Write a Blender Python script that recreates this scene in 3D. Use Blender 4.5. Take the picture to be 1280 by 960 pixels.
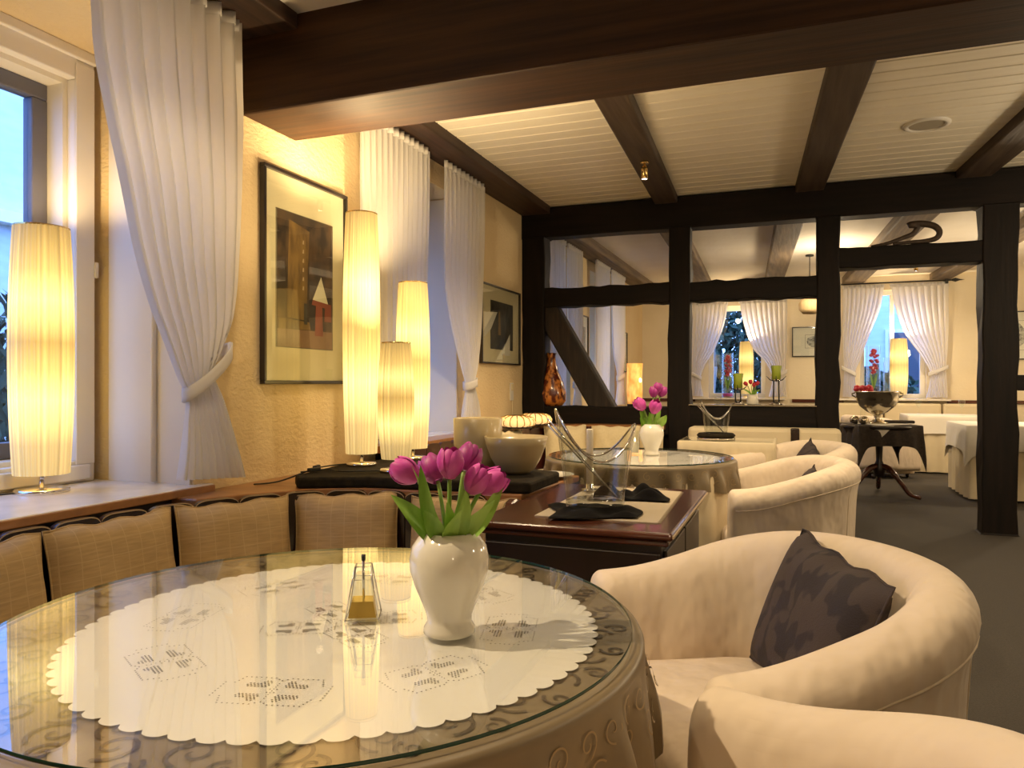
import bpy, math, random
from mathutils import Vector, Matrix, Euler
random.seed(7)
PI = math.pi
sc = bpy.context.scene
col = sc.collection
for o in list(bpy.data.objects):
    bpy.data.objects.remove(o)

# ------------------------------------------------------------------ camera, world, exposure
cam_d = bpy.data.cameras.new('camera')
cam_d.sensor_width = 36.0
cam_d.lens = 36.0 * 930.0 / 1280.0
cam_d.clip_start = 0.05
cam = bpy.data.objects.new('camera', cam_d)
cam.location = (0, 0, 1.15)
cam.rotation_euler = (PI / 2, 0, math.radians(20.6235))
col.objects.link(cam)
sc.camera = cam

world = bpy.data.worlds.new('dusk')
sc.world = world
world.use_nodes = True
bg = world.node_tree.nodes['Background']
bg.inputs['Color'].default_value = (0.22, 0.42, 1.0, 1)
bg.inputs['Strength'].default_value = 6.5
sc.view_settings.view_transform = 'Standard'
sc.view_settings.look = 'None'
sc.view_settings.gamma = 1.0
sc.view_settings.use_curve_mapping = False
sc.view_settings.exposure = 0.18
try:
    sc.cycles.use_denoising = True
    sc.cycles.max_bounces = 10
    sc.cycles.transparent_max_bounces = 24
    sc.cycles.sample_clamp_indirect = 4.0
    sc.cycles.caustics_reflective = False
    sc.cycles.caustics_refractive = False
except Exception:
    pass

WARM = (1.0, 0.77, 0.47)
SPOTS = [  # position, target, watts, cone degrees, radius : two shadow-casting table spots, then added unseen fill
    ((-1.75, 0.55, 2.66), (-0.70, 1.12, 0.74), 165, 62, .015),
    ((-1.05, 0.15, 2.66), (-0.65, 1.2, 0.74), 22, 80, .03),
    ((-0.40, 1.75, 2.66), (0.1, 1.75, 0.5), 46, 80, .05),
    ((-1.45, 1.75, 2.66), (-1.9, 2.7, 0.7), 46, 95, .05),
    ((-0.92, 3.5, 2.58), (-0.85, 4.3, 0.7), 100, 120, .05),
    ((0.315, 3.5, 2.58), (0.0, 4.9, 0.5), 62, 120, .05),
    ((1.55, 3.5, 2.58), (0.9, 4.6, 0.3), 36, 120, .05),
]
FILL_LIGHTS = [  # added unseen fill lights behind and beside the camera and in the far room: position, watts
    ((1.2, -1.3, 1.9), 12), ((1.9, 1.9, 2.0), 20), ((2.6, 5.0, 1.9), 60), ((2.9, 9.2, 1.9), 85), ((0.405, 9.5, 2.35), 40),
]

# ------------------------------------------------------------------ mesh helper
class MB:
    def __init__(s):
        s.v, s.f, s.s, s.m = [], [], [], []
    def add(s, vs, fs, smooth=False, mi=0):
        b = len(s.v)
        s.v += [tuple(p) for p in vs]
        s.f += [tuple(i + b for i in f) for f in fs]
        s.s += [smooth] * len(fs)
        s.m += [mi] * len(fs)
        return s
    def box(s, x0, x1, y0, y1, z0, z1, mi=0):
        vs = [(x0, y0, z0), (x1, y0, z0), (x1, y1, z0), (x0, y1, z0), (x0, y0, z1), (x1, y0, z1), (x1, y1, z1), (x0, y1, z1)]
        return s.add(vs, [(0, 3, 2, 1), (4, 5, 6, 7), (0, 1, 5, 4), (1, 2, 6, 5), (2, 3, 7, 6), (3, 0, 4, 7)], False, mi)
    def bar(s, a, b, w, h, up=(0, 0, 1), mi=0):
        a, b, up = Vector(a), Vector(b), Vector(up)
        d = (b - a).normalized()
        r = d.cross(up).normalized()
        u = r.cross(d)
        vs = []
        for p in (a, b):
            for i, j in ((-1, -1), (1, -1), (1, 1), (-1, 1)):
                vs.append(p + r * i * w / 2 + u * j * h / 2)
        return s.add(vs, [(3, 2, 1, 0), (4, 5, 6, 7), (0, 1, 5, 4), (1, 2, 6, 5), (2, 3, 7, 6), (3, 0, 4, 7)], False, mi)
    def lathe(s, prof, seg=32, c=(0, 0, 0), fn=None, mi=0, sx=1, sy=1):
        vs, fs = [], []
        n = len(prof)
        for i in range(seg):
            a = 2 * PI * i / seg
            for r, z in prof:
                k = fn(a, z, r) if fn else 1
                vs.append((c[0] + sx * k * r * math.cos(a), c[1] + sy * k * r * math.sin(a), c[2] + z))
        for i in range(seg):
            j = (i + 1) % seg
            for q in range(n - 1):
                fs.append((i * n + q, j * n + q, j * n + q + 1, i * n + q + 1))
        return s.add(vs, fs, True, mi)
    def tube(s, path, r, seg=8, closed=False, cap=True, mi=0):
        path = [Vector(p) for p in path]
        n = len(path)
        rs = r if isinstance(r, (list, tuple)) else [r] * n
        vs, fs = [], []
        up = Vector((0, 0, 1))
        prev = None
        for i, p in enumerate(path):
            a = path[(i - 1) % n] if closed or i > 0 else p
            b = path[(i + 1) % n] if closed or i < n - 1 else p
            d = (b - a).normalized()
            if prev is None:
                u = up if abs(d.z) < .9 else Vector((1, 0, 0))
                e = d.cross(u).normalized()
            else:
                e = (prev - d * prev.dot(d)).normalized()
            prev = e
            g = d.cross(e)
            for k in range(seg):
                t = 2 * PI * k / seg
                vs.append(p + (e * math.cos(t) + g * math.sin(t)) * rs[i])
        m = n if closed else n - 1
        for i in range(m):
            j = (i + 1) % n
            for k in range(seg):
                l = (k + 1) % seg
                fs.append((i * seg + k, i * seg + l, j * seg + l, j * seg + k))
        if cap and not closed:
            fs.append(tuple(range(seg - 1, -1, -1)))
            fs.append(tuple((n - 1) * seg + k for k in range(seg)))
        return s.add(vs, fs, True, mi)
    def grid(s, fn, nu, nv, cu=False, cv=False, mi=0, smooth=True):
        vs = [fn(i / (nu if cu else nu - 1), j / (nv if cv else nv - 1)) for i in range(nu) for j in range(nv)]
        fs = []
        for i in range(nu if cu else nu - 1):
            for j in range(nv if cv else nv - 1):
                a, b = (i + 1) % nu, (j + 1) % nv
                fs.append((i * nv + j, a * nv + j, a * nv + b, i * nv + b))
        return s.add(vs, fs, smooth, mi)
    def prism(s, poly, z0, z1, mi=0):
        n = len(poly)
        vs = [(x, y, z0) for x, y in poly] + [(x, y, z1) for x, y in poly]
        fs = [tuple(range(n - 1, -1, -1)), tuple(range(n, 2 * n))]
        fs += [(i, (i + 1) % n, n + (i + 1) % n, n + i) for i in range(n)]
        return s.add(vs, fs, False, mi)
    def poly(s, pts, mi=0):
        return s.add(pts, [tuple(range(len(pts)))], False, mi)
    def data(s, name, mats, off=(0, 0, 0)):
        me = bpy.data.meshes.new(name)
        me.from_pydata([(p[0] - off[0], p[1] - off[1], p[2] - off[2]) for p in s.v], [], s.f)
        me.polygons.foreach_set('use_smooth', s.s)
        for m in (mats if isinstance(mats, (list, tuple)) else [mats]):
            me.materials.append(MAT[m])
        me.polygons.foreach_set('material_index', s.m)
        me.update()
        return me
    def build(s, name, mats, parent=None, at=None, off=None, bevel=0, solid=0, sub=0, seg=2):
        """parent: geometry is in the parent's frame (or world, when off is given); at: base point of a one-mesh thing in world coordinates"""
        o = off if off is not None else (at if at is not None else (0, 0, 0))
        ob = bpy.data.objects.new(name, s.data(name, mats, o))
        col.objects.link(ob)
        if parent is not None:
            ob.parent = parent
        if at is not None:
            ob.location = at
        mods(ob, bevel, solid, sub, seg)
        return ob

def mods(ob, bevel=0, solid=0, sub=0, seg=2):
    if solid:
        m = ob.modifiers.new('thickness', 'SOLIDIFY'); m.thickness = solid; m.offset = 0
    if bevel:
        m = ob.modifiers.new('bevel', 'BEVEL'); m.width = bevel; m.segments = seg; m.limit_method = 'ANGLE'
        m.angle_limit = math.radians(40); m.harden_normals = False
    if sub:
        m = ob.modifiers.new('subdivision', 'SUBSURF'); m.levels = sub; m.render_levels = sub

def tag(o, label, cat, group=None):
    o['label'] = label; o['category'] = cat
    if group: o['group'] = group
    return o
def thing(name, label, cat, loc=(0, 0, 0), rz=0, group=None):
    o = bpy.data.objects.new(name, None)
    o.empty_display_size = .05
    col.objects.link(o)
    o.location = loc; o.rotation_euler = (0, 0, rz)
    return tag(o, label, cat, group)
def struct(o, label=None, cat=None):
    o['kind'] = 'structure'
    if label: o['label'] = label
    if cat: o['category'] = cat
    return o
def copy_tree(o, parent=None):
    c = o.copy(); col.objects.link(c); c.parent = parent
    for ch in o.children:
        copy_tree(ch, c)
    return c
def catmull(pts, n):
    out = []
    P = [pts[0]] + list(pts) + [pts[-1]]
    for i in range(1, len(P) - 2):
        for k in range(n):
            t = k / n
            out.append(tuple(.5 * (2 * P[i][q] + (P[i + 1][q] - P[i - 1][q]) * t + (2 * P[i - 1][q] - 5 * P[i][q] + 4 * P[i + 1][q] - P[i + 2][q]) * t * t + (3 * P[i][q] - P[i - 1][q] - 3 * P[i + 1][q] + P[i + 2][q]) * t ** 3) for q in range(len(pts[0]))))
    out.append(tuple(pts[-1]))
    return out
def smooth(t):
    t = max(0, min(1, t)); return t * t * (3 - 2 * t)

# ------------------------------------------------------------------ materials
MAT = {}
def node_mat(name):
    m = bpy.data.materials.new(name); m.use_nodes = True
    MAT[name] = m
    nt = m.node_tree
    return m, nt, nt.nodes['Principled BSDF'], nt.links
def ramp(nt, stops):
    r = nt.nodes.new('ShaderNodeValToRGB')
    while len(r.color_ramp.elements) < len(stops): r.color_ramp.elements.new(.5)
    for e, (p, c) in zip(r.color_ramp.elements, stops):
        e.position = p; e.color = (*c, 1)
    return r
def mapped(nt, scale, coord='Object'):
    tc = nt.nodes.new('ShaderNodeTexCoord'); mp = nt.nodes.new('ShaderNodeMapping')
    mp.inputs['Scale'].default_value = scale
    nt.links.new(tc.outputs[coord], mp.inputs['Vector'])
    return mp
def M(name, c, rough=.6, metal=0, c2=None, scale=(6, 6, 6), bump=None, spec=.5, coat=0, detail=4, sheen=0, lo=.35, hi=.65):
    m, nt, b, L = node_mat(name)
    b.inputs['Base Color'].default_value = (*c, 1)
    b.inputs['Roughness'].default_value = rough
    b.inputs['Metallic'].default_value = metal
    b.inputs['Specular IOR Level'].default_value = spec
    b.inputs['Coat Weight'].default_value = coat
    b.inputs['Coat Roughness'].default_value = .08
    b.inputs['Sheen Weight'].default_value = sheen
    if c2:
        mp = mapped(nt, scale)
        n = nt.nodes.new('ShaderNodeTexNoise'); n.inputs['Scale'].default_value = 1; n.inputs['Detail'].default_value = detail
        L.new(mp.outputs[0], n.inputs['Vector'])
        r = ramp(nt, [(lo, c), (hi, c2)])
        L.new(n.outputs['Fac'], r.inputs[0]); L.new(r.outputs[0], b.inputs['Base Color'])
    if bump:
        sc_, st, dist = bump
        mp = mapped(nt, sc_ if isinstance(sc_, tuple) else (sc_,) * 3)
        n = nt.nodes.new('ShaderNodeTexNoise'); n.inputs['Scale'].default_value = 1; n.inputs['Detail'].default_value = 3
        L.new(mp.outputs[0], n.inputs['Vector'])
        bp = nt.nodes.new('ShaderNodeBump'); bp.inputs['Strength'].default_value = st; bp.inputs['Distance'].default_value = dist
        L.new(n.outputs['Fac'], bp.inputs['Height']); L.new(bp.outputs[0], b.inputs['Normal'])
    return m
def glassy(name, tint=(1, 1, 1), ior=1.5, rough=0.0, gl=(1, 1, 1)):
    m, nt, b, L = node_mat(name)
    out = nt.nodes['Material Output']
    nt.nodes.remove(b)
    t = nt.nodes.new('ShaderNodeBsdfTransparent'); t.inputs[0].default_value = (*tint, 1)
    g = nt.nodes.new('ShaderNodeBsdfGlossy'); g.inputs['Roughness'].default_value = rough; g.inputs[0].default_value = (*gl, 1)
    lw = nt.nodes.new('ShaderNodeLayerWeight'); lw.inputs[0].default_value = .5     # Schlick reflectance, the same from both sides of the sheet
    pw = nt.nodes.new('ShaderNodeMath'); pw.operation = 'POWER'; pw.inputs[1].default_value = 5; L.new(lw.outputs['Facing'], pw.inputs[0])
    f0 = ((ior - 1) / (ior + 1)) ** 2
    f = nt.nodes.new('ShaderNodeMath'); f.operation = 'MULTIPLY_ADD'; f.inputs[1].default_value = 1 - f0; f.inputs[2].default_value = f0; L.new(pw.outputs[0], f.inputs[0])
    mx = nt.nodes.new('ShaderNodeMixShader')
    L.new(f.outputs[0], mx.inputs[0]); L.new(t.outputs[0], mx.inputs[1]); L.new(g.outputs[0], mx.inputs[2]); L.new(mx.outputs[0], out.inputs[0])
    return m
def cloth(name, c, trans=.4, tc=None, bump=None):
    m, nt, b, L = node_mat(name)
    out = nt.nodes['Material Output']
    nt.nodes.remove(b)
    d = nt.nodes.new('ShaderNodeBsdfDiffuse'); d.inputs[0].default_value = (*c, 1)
    t = nt.nodes.new('ShaderNodeBsdfTranslucent'); t.inputs[0].default_value = (*(tc or c), 1)
    mx = nt.nodes.new('ShaderNodeMixShader'); mx.inputs[0].default_value = trans
    L.new(d.outputs[0], mx.inputs[1]); L.new(t.outputs[0], mx.inputs[2]); L.new(mx.outputs[0], out.inputs[0])
    return m
def shade_mat(name, gain=1.0, pleats=40):
    m, nt, b, L = node_mat(name)
    b.inputs['Base Color'].default_value = (.5, .40, .22, 1)
    b.inputs['Roughness'].default_value = .9
    tc = nt.nodes.new('ShaderNodeTexCoord')
    sp = nt.nodes.new('ShaderNodeSeparateXYZ'); L.new(tc.outputs['Generated'], sp.inputs[0])
    r = ramp(nt, [(0, (.50, .34, .12)), (.12, (.62, .42, .15)), (.30, (1.55, 1.12, .36)), (.42, (.95, .62, .16)), (.53, (.60, .36, .075)), (.70, (1.5, 1.08, .34)), (.82, (.85, .55, .14)), (1, (.38, .22, .05))])
    for e in (): pass
    L.new(sp.outputs[2], r.inputs[0])
    # pleats: angle around the axis
    sx = nt.nodes.new('ShaderNodeMath'); sx.operation = 'SUBTRACT'; sx.inputs[1].default_value = .5; L.new(sp.outputs[0], sx.inputs[0])
    sy = nt.nodes.new('ShaderNodeMath'); sy.operation = 'SUBTRACT'; sy.inputs[1].default_value = .5; L.new(sp.outputs[1], sy.inputs[0])
    at = nt.nodes.new('ShaderNodeMath'); at.operation = 'ARCTAN2'; L.new(sy.outputs[0], at.inputs[0]); L.new(sx.outputs[0], at.inputs[1])
    ns = nt.nodes.new('ShaderNodeTexNoise'); ns.noise_dimensions = '1D'; ns.inputs['Scale'].default_value = pleats / 6.3; ns.inputs['Detail'].default_value = 2
    L.new(at.outputs[0], ns.inputs['W'])
    mr = nt.nodes.new('ShaderNodeMapRange'); mr.inputs[1].default_value = .3; mr.inputs[2].default_value = .7; mr.inputs[3].default_value = .50 * gain; mr.inputs[4].default_value = 1.12 * gain
    L.new(ns.outputs['Fac'], mr.inputs[0])
    L.new(r.outputs[0], b.inputs['Emission Color']); L.new(mr.outputs[0], b.inputs['Emission Strength'])
    return m
def grid_mat(name, c, line, pitch, width=.05, rough=.8):
    m, nt, b, L = node_mat(name)
    b.inputs['Roughness'].default_value = rough
    tc = nt.nodes.new('ShaderNodeTexCoord'); sp = nt.nodes.new('ShaderNodeSeparateXYZ'); L.new(tc.outputs['Object'], sp.inputs[0])
    outs = []
    for ax in (0, 2):
        d = nt.nodes.new('ShaderNodeMath'); d.operation = 'DIVIDE'; d.inputs[1].default_value = pitch; L.new(sp.outputs[ax], d.inputs[0])
        f = nt.nodes.new('ShaderNodeMath'); f.operation = 'FRACT'; L.new(d.outputs[0], f.inputs[0])
        l = nt.nodes.new('ShaderNodeMath'); l.operation = 'LESS_THAN'; l.inputs[1].default_value = width; L.new(f.outputs[0], l.inputs[0])
        outs.append(l)
    mxm = nt.nodes.new('ShaderNodeMath'); mxm.operation = 'MAXIMUM'; L.new(outs[0].outputs[0], mxm.inputs[0]); L.new(outs[1].outputs[0], mxm.inputs[1])
    mp = mapped(nt, (14, 14, 140)); n = nt.nodes.new('ShaderNodeTexNoise'); n.inputs['Scale'].default_value = 1; L.new(mp.outputs[0], n.inputs['Vector'])
    r0 = ramp(nt, [(.3, tuple(q * .86 for q in c)), (.7, tuple(q * 1.1 for q in c))]); L.new(n.outputs['Fac'], r0.inputs[0])
    mx = nt.nodes.new('ShaderNodeMix'); mx.data_type = 'RGBA'
    L.new(mxm.outputs[0], mx.inputs[0]); L.new(r0.outputs[0], mx.inputs[6]); mx.inputs[7].default_value = (*line, 1)
    L.new(mx.outputs[2], b.inputs['Base Color'])
    return m
def emit(name, c, s):
    m, nt, b, L = node_mat(name)
    b.inputs['Base Color'].default_value = (*c, 1); b.inputs['Emission Color'].default_value = (*c, 1); b.inputs['Emission Strength'].default_value = s
    return m

M('plaster', (.73, .56, .31), .9, c2=(.77, .61, .36), scale=(2, 2, 2), bump=((38, 38, 60), .55, .012))
M('plaster_back', (.74, .64, .46), .9, c2=(.78, .68, .50), scale=(2, 2, 2), bump=(30, .3, .008))
M('reveal_paint', (.80, .74, .62), .5)
M('frame_paint', (.82, .77, .68), .35)
M('window_grey', (.12, .12, .15), .4)
M('sill_stone', (.80, .74, .66), .22, c2=(.72, .66, .58), scale=(9, 9, 9))
M('beam_wood', (.024, .010, .005), .55, spec=.25, c2=(.055, .023, .008), scale=(1.2, 26, 26), bump=((2, 40, 40), .25, .004), detail=6)
M('beam_wood_long', (.022, .010, .006), .6, c2=(.055, .026, .015), scale=(26, 1.2, 26), bump=((40, 2, 40), .3, .004), detail=6)
M('joist_wood', (.034, .019, .012), .6, c2=(.07, .045, .028), scale=(22, 1.5, 22), bump=((40, 3, 40), .6, .006), detail=6)
M('joist_wood_grey', (.10, .072, .048), .7, c2=(.20, .145, .095), scale=(22, 1.5, 22), bump=((40, 3, 40), .6, .006), detail=6)
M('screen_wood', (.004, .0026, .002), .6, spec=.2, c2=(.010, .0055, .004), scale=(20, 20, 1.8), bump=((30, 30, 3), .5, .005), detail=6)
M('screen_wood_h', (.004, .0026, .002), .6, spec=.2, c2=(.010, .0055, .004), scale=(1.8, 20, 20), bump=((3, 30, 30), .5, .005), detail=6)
M('brace_wood', (.008, .004, .003), .6, c2=(.035, .017, .009), scale=(20, 20, 3), bump=((30, 30, 4), .6, .006), detail=6, lo=.45, hi=.7)
M('ceiling_board', (.78, .71, .57), .5, c2=(.82, .76, .63), scale=(1.5, 20, 4))
M('plaster_ceiling', (.76, .69, .58), .9, c2=(.80, .74, .64), scale=(3, 3, 3), bump=(20, .35, .01))
M('carpet', (.036, .030, .025), .95, c2=(.056, .047, .039), scale=(120, 120, 120), bump=(260, .6, .006), lo=.3, hi=.7)
M('mahogany', (.045, .011, .006), .22, c2=(.085, .022, .010), scale=(3, 22, 22), coat=.5)
M('mahogany_dark', (.008, .003, .0025), .35, c2=(.014, .005, .0035), scale=(20, 20, 3), coat=.3)
M('slat_wood', (.012, .006, .005), .25, c2=(.022, .010, .007), scale=(20, 20, 3), coat=.4)
M('slat_red', (.045, .009, .007), .3, coat=.4)
M('slat_edge', (.42, .30, .17), .3)
M('counter_wood', (.30, .13, .045), .35, c2=(.38, .17, .06), scale=(3, 22, 22), coat=.2)
M('runner_black', (.016, .013, .009), .9, spec=.1, c2=(.03, .023, .014), scale=(30, 30, 30), bump=(200, .3, .003))
M('napkin_black', (.008, .007, .007), .9, spec=.1, bump=(60, .4, .004))
M('linen_cream', (.46, .38, .27), .85, bump=(200, .3, .003))
M('chair_cloth', (.70, .58, .45), .8, c2=(.74, .62, .49), scale=(3, 3, 3), bump=((6, 6, 3.2), .8, .05), sheen=.1)
M('chair_piping', (.72, .60, .45), .8)
M('cream_cloth', (.66, .56, .38), .85, c2=(.70, .60, .42), scale=(4, 4, 4), bump=(120, .2, .003))
M('white_cloth', (.80, .75, .66), .85, bump=((9, 9, 5), .25, .02))
grid_mat('cushion_tan', (.42, .285, .13), (.48, .34, .17), .055, .05)
M('cushion_cream', (.66, .55, .34), .85, c2=(.70, .59, .38), scale=(60, 60, 60))
M('cushion_dark', (.022, .016, .020), .8, c2=(.048, .034, .033), scale=(24, 12, 15), bump=(300, .4, .003), lo=.46, hi=.50, detail=1)
M('satin_brown', (.175, .13, .075), .42, c2=(.205, .155, .09), scale=(5, 5, 5))
M('scroll_dark', (.040, .022, .010), .4)
M('scroll_light', (.30, .21, .10), .35)  # paler on the skirt: the damask sheen is put into the colour
M('doily_white', (.84, .81, .75), .75, bump=(300, .12, .002))
M('stitch_hole', (.16, .14, .11), .8)
glassy('glass_clear', (.97, .985, .975))
glassy('pane_glass', (.93, .96, 1.0), ior=1.45)
glassy('acrylic', (.90, .91, .90), ior=1.49)
glassy('table_glass', (.995, 1.0, .996), ior=1.62)
M('glass_edge', (.012, .06, .045), .1)
M('porcelain', (.78, .74, .64), .12, coat=.5)
M('ceramic_taupe', (.42, .33, .18), .3, c2=(.46, .37, .21), scale=(8, 8, 8), coat=.2)
M('grille_beige', (.36, .32, .25), .7)
M('chrome', (.75, .72, .68), .12, metal=1)
M('silver', (.62, .55, .42), .16, metal=1)
M('brass', (.72, .50, .20), .25, metal=1)
M('iron_black', (.010, .009, .008), .45)
M('plastic_white', (.75, .72, .66), .4)
M('cable_black', (.008, .008, .008), .5)
M('gold_liquid', (.75, .52, .12), .25, metal=.6)
M('candle_wax', (.82, .74, .58), .5)
M('candle_green', (.34, .42, .04), .5)
M('stem_green', (.22, .36, .07), .45)
M('leaf_green', (.16, .34, .03), .42, c2=(.34, .55, .10), scale=(30, 30, 6))
M('petal_magenta', (.50, .035, .32), .5, c2=(.66, .10, .46), scale=(40, 40, 12))
M('petal_purple', (.26, .012, .17), .5, c2=(.42, .04, .28), scale=(40, 40, 12))
M('petal_red', (.55, .03, .05), .5)
M('mat_cream', (.72, .62, .40), .8)
M('mat_white', (.78, .74, .66), .8)
M('frame_black', (.014, .008, .006), .3, coat=.4)
M('frame_thin', (.10, .07, .04), .35)
M('print_brown', (.030, .016, .010), .6, c2=(.16, .085, .035), scale=(9, 9, 5), lo=.42, hi=.72, detail=5)
M('print_dark', (.018, .015, .014), .6, c2=(.07, .055, .04), scale=(9, 9, 6), detail=5)
M('print_floor', (.30, .17, .09), .6, c2=(.22, .12, .07), scale=(4, 9, 9))
M('print_red', (.26, .06, .03), .6)
M('print_white', (.75, .70, .58), .6)
M('print_ochre', (.26, .15, .04), .6, c2=(.12, .065, .02), scale=(20, 20, 6))
M('print_grey', (.08, .08, .085), .7, c2=(.55, .54, .52), scale=(26, 26, 26), detail=6)
M('mottled_vase', (.10, .015, .006), .25, c2=(.62, .22, .04), scale=(26, 26, 14), coat=.5, lo=.45, hi=.58)
M('linen_dark', (.030, .022, .018), .8, c2=(.05, .036, .028), scale=(40, 40, 40))
M('outside_wall', (.55, .60, .66), .9, c2=(.62, .67, .72), scale=(3, 3, 12))
M('outside_dark', (.05, .06, .08), .6)
M('bark', (.20, .17, .14), .9)
M('foliage', (.02, .045, .025), .7, c2=(.05, .09, .05), scale=(5, 5, 5))
cloth('curtain_white', (.86, .82, .77), .45, (.88, .88, .90))
cloth('curtain_hem', (.70, .62, .50), .25)
cloth('lamp_frost', (.8, .7, .5), .5)
shade_mat('shade_glow', 1.35)
shade_mat('shade_dim', 1.0)
shade_mat('shade_far', 1.0, 24)
emit('spot_glow', (1.0, .93, .85), 12)
emit('amber_glow', (1.0, .45, .09), .9)
_m = MAT['amber_glow'].node_tree; _mp = mapped(_m, (14, 14, 8)); _n = _m.nodes.new('ShaderNodeTexNoise'); _n.inputs['Scale'].default_value = 1
_m.links.new(_mp.outputs[0], _n.inputs['Vector']); _r = ramp(_m, [(.35, (.55, .20, .03)), (.65, (1.1, .58, .16))]); _m.links.new(_n.outputs['Fac'], _r.inputs[0]); _m.links.new(_r.outputs[0], _m.nodes['Principled BSDF'].inputs['Emission Color'])
emit('ribbed_glow', (1.0, .60, .24), .85)
emit('flame_glow', (1.0, .8, .5), 3)
M('wicker', (.50, .36, .18), .7, c2=(.62, .46, .25), scale=(60, 60, 4))

# ------------------------------------------------------------------ the room shell
WX = -2.38         # inner face of the window wall
SY = 6.59          # front face of the timber screen
BY = 12.6          # back wall of the far room
CZ = 2.80          # ceiling
FX = -2.95         # plane of the window frames
struct(MB().box(-2.98, 4.2, -2.6, BY + .4, -.1, 0).build('floor', 'carpet'))

def wall_run(mb, y0, y1, holes):
    y = y0
    for a, b, z0, z1 in holes:
        mb.box(WX - .62, WX, y, a, 0, CZ + .1)
        mb.box(WX - .62, WX, a, b, 0, z0)
        mb.box(WX - .62, WX, a, b, z1, CZ + .1)
        y = b
    mb.box(WX - .62, WX, y, y1, 0, CZ + .1)
mb = MB(); wall_run(mb, -2.6, BY + .4, [(.45, 2.48, .69, 2.60), (4.0, 5.16, .75, 2.57), (7.15, 8.22, .80, 2.58), (9.1, 10.5, .80, 2.58)])
struct(mb.build('wall_left', 'plaster'))
# back wall of the far room with two window holes
BW = [(-1.28, -.40, .93, 2.42), (.98, 1.88, .93, 2.58)]
mb = MB(); x = WX
for a, b, z0, z1 in BW:
    mb.box(x, a, BY, BY + .4, 0, CZ + .1); mb.box(a, b, BY, BY + .4, 0, z0); mb.box(a, b, BY, BY + .4, z1, CZ + .1); x = b
mb.box(x, 4.2, BY, BY + .4, 0, CZ + .1)
struct(mb.build('wall_back', 'plaster_back'))
struct(MB().box(4.0, 4.2, -2.6, BY, 0, CZ + .1).build('wall_right', 'plaster_back'))
struct(MB().box(WX, 4.0, -2.8, -2.6, 0, CZ + .1).build('wall_front', 'plaster'))
ceil = struct(MB().box(-2.98, 4.2, -2.8, BY + .4, CZ + .03, CZ + .13).build('ceiling', 'plaster_ceiling'))
# tongued boards of the middle ceiling, each its own piece
bw = .142
y = 3.10; first = None
while y < SY - .02:
    if first is None:
        first = MB().box(WX, 4.0, -bw / 2 + .004, bw / 2 - .004, CZ, CZ + .024).build('ceiling_board', 'ceiling_board', ceil, bevel=.005, seg=1)
        ob = first
    else:
        ob = first.copy(); col.objects.link(ob)
    ob.parent = ceil
    ob.location = (0, y + bw / 2, 0)
    y += bw
ob = MB().box(WX, 4.0, -2.6, 2.9, CZ, CZ + .03).build('plaster_panel', 'plaster_ceiling', ceil)
ob = MB().box(WX, 4.0, SY + .1, BY, CZ - .005, CZ + .03).build('plaster_panel', 'plaster_ceiling', ceil)
# dado rail of the back wall
struct(MB().box(WX, -1.5, BY - .03, BY, .86, .91).box(.0, .75, BY - .03, BY, .86, .91).box(2.15, 4.0, BY - .03, BY, .86, .91).build('trim_1', 'mahogany'))
struct(MB().box(WX, 4.0, BY - .02, BY, 0, .10).build('baseboard_back', 'mahogany_dark'))

# ------------------------------------------------------------------ beams
tag(MB().box(WX, 4.0, 2.766, 3.173, 2.39, CZ + .02).build('ceiling_beam', 'beam_wood', at=(WX, 2.766, 2.39), bevel=.012), 'massive dark brown beam crossing the room above the lamps', 'beam')
tag(MB().box(WX, -2.06, -2.6, 2.766, 2.73, CZ + .02).build('ceiling_beam', 'beam_wood_long', at=(WX, 0, 2.73), bevel=.008), 'dark beam above the nearest tied curtain', 'beam')
tag(MB().box(WX, -2.10, 3.173, SY, 2.73, CZ + .02).build('ceiling_beam', 'beam_wood_long', at=(WX, 3.173, 2.73), bevel=.008), 'dark wall beam above the pair of curtains and the second picture', 'beam')
def joist(x0, y0, x1, y1, hw, z0, z1, mat, label):
    vs = [(x0 - hw, y0), (x0 + hw, y0), (x1 + hw, y1), (x1 - hw, y1)]
    tag(MB().prism(vs, z0, z1).build('ceiling_joist', mat, at=((x0 + x1) / 2, (y0 + y1) / 2, z0), bevel=.012), label, 'beam')
JZ = 2.735
joist(-.905, 3.173, -1.04, SY + .1, .10, JZ, CZ + .01, 'joist_wood', 'rough ceiling joist carrying the small hanging spotlight')
joist(.335, 3.173, .13, SY + .1, .11, JZ, CZ + .01, 'joist_wood', 'rough ceiling joist between the hanging spotlight and the round ceiling speaker')
joist(1.575, 3.173, 1.30, SY + .1, .12, JZ, CZ + .01, 'joist_wood', 'rough ceiling joist right of the round ceiling speaker')
tag(MB().box(WX, -2.11, SY + .2, BY, 2.69, CZ + .01).build('ceiling_joist', 'joist_wood_grey', at=(WX, 7, 2.69), bevel=.012), 'greyish joist along the far window wall, seen through the left screen opening', 'beam')
joist(-1.12, SY + .2, -1.33, BY, .12, 2.69, CZ, 'joist_wood_grey', 'greyish far-room joist carrying the second bright spotlight')
joist(.03, SY + .2, -.29, BY, .13, 2.69, CZ, 'joist_wood_grey', 'greyish far-room joist slanting across the middle upper opening')
joist(1.15, SY + .2, .87, BY, .15, 2.69, CZ, 'joist_wood_grey', 'greyish far-room joist above the carved wooden hook')
joist(2.35, SY + .2, 2.05, BY, .13, 2.69, CZ, 'joist_wood_grey', 'greyish far-room joist showing at the right of the door opening')

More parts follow.
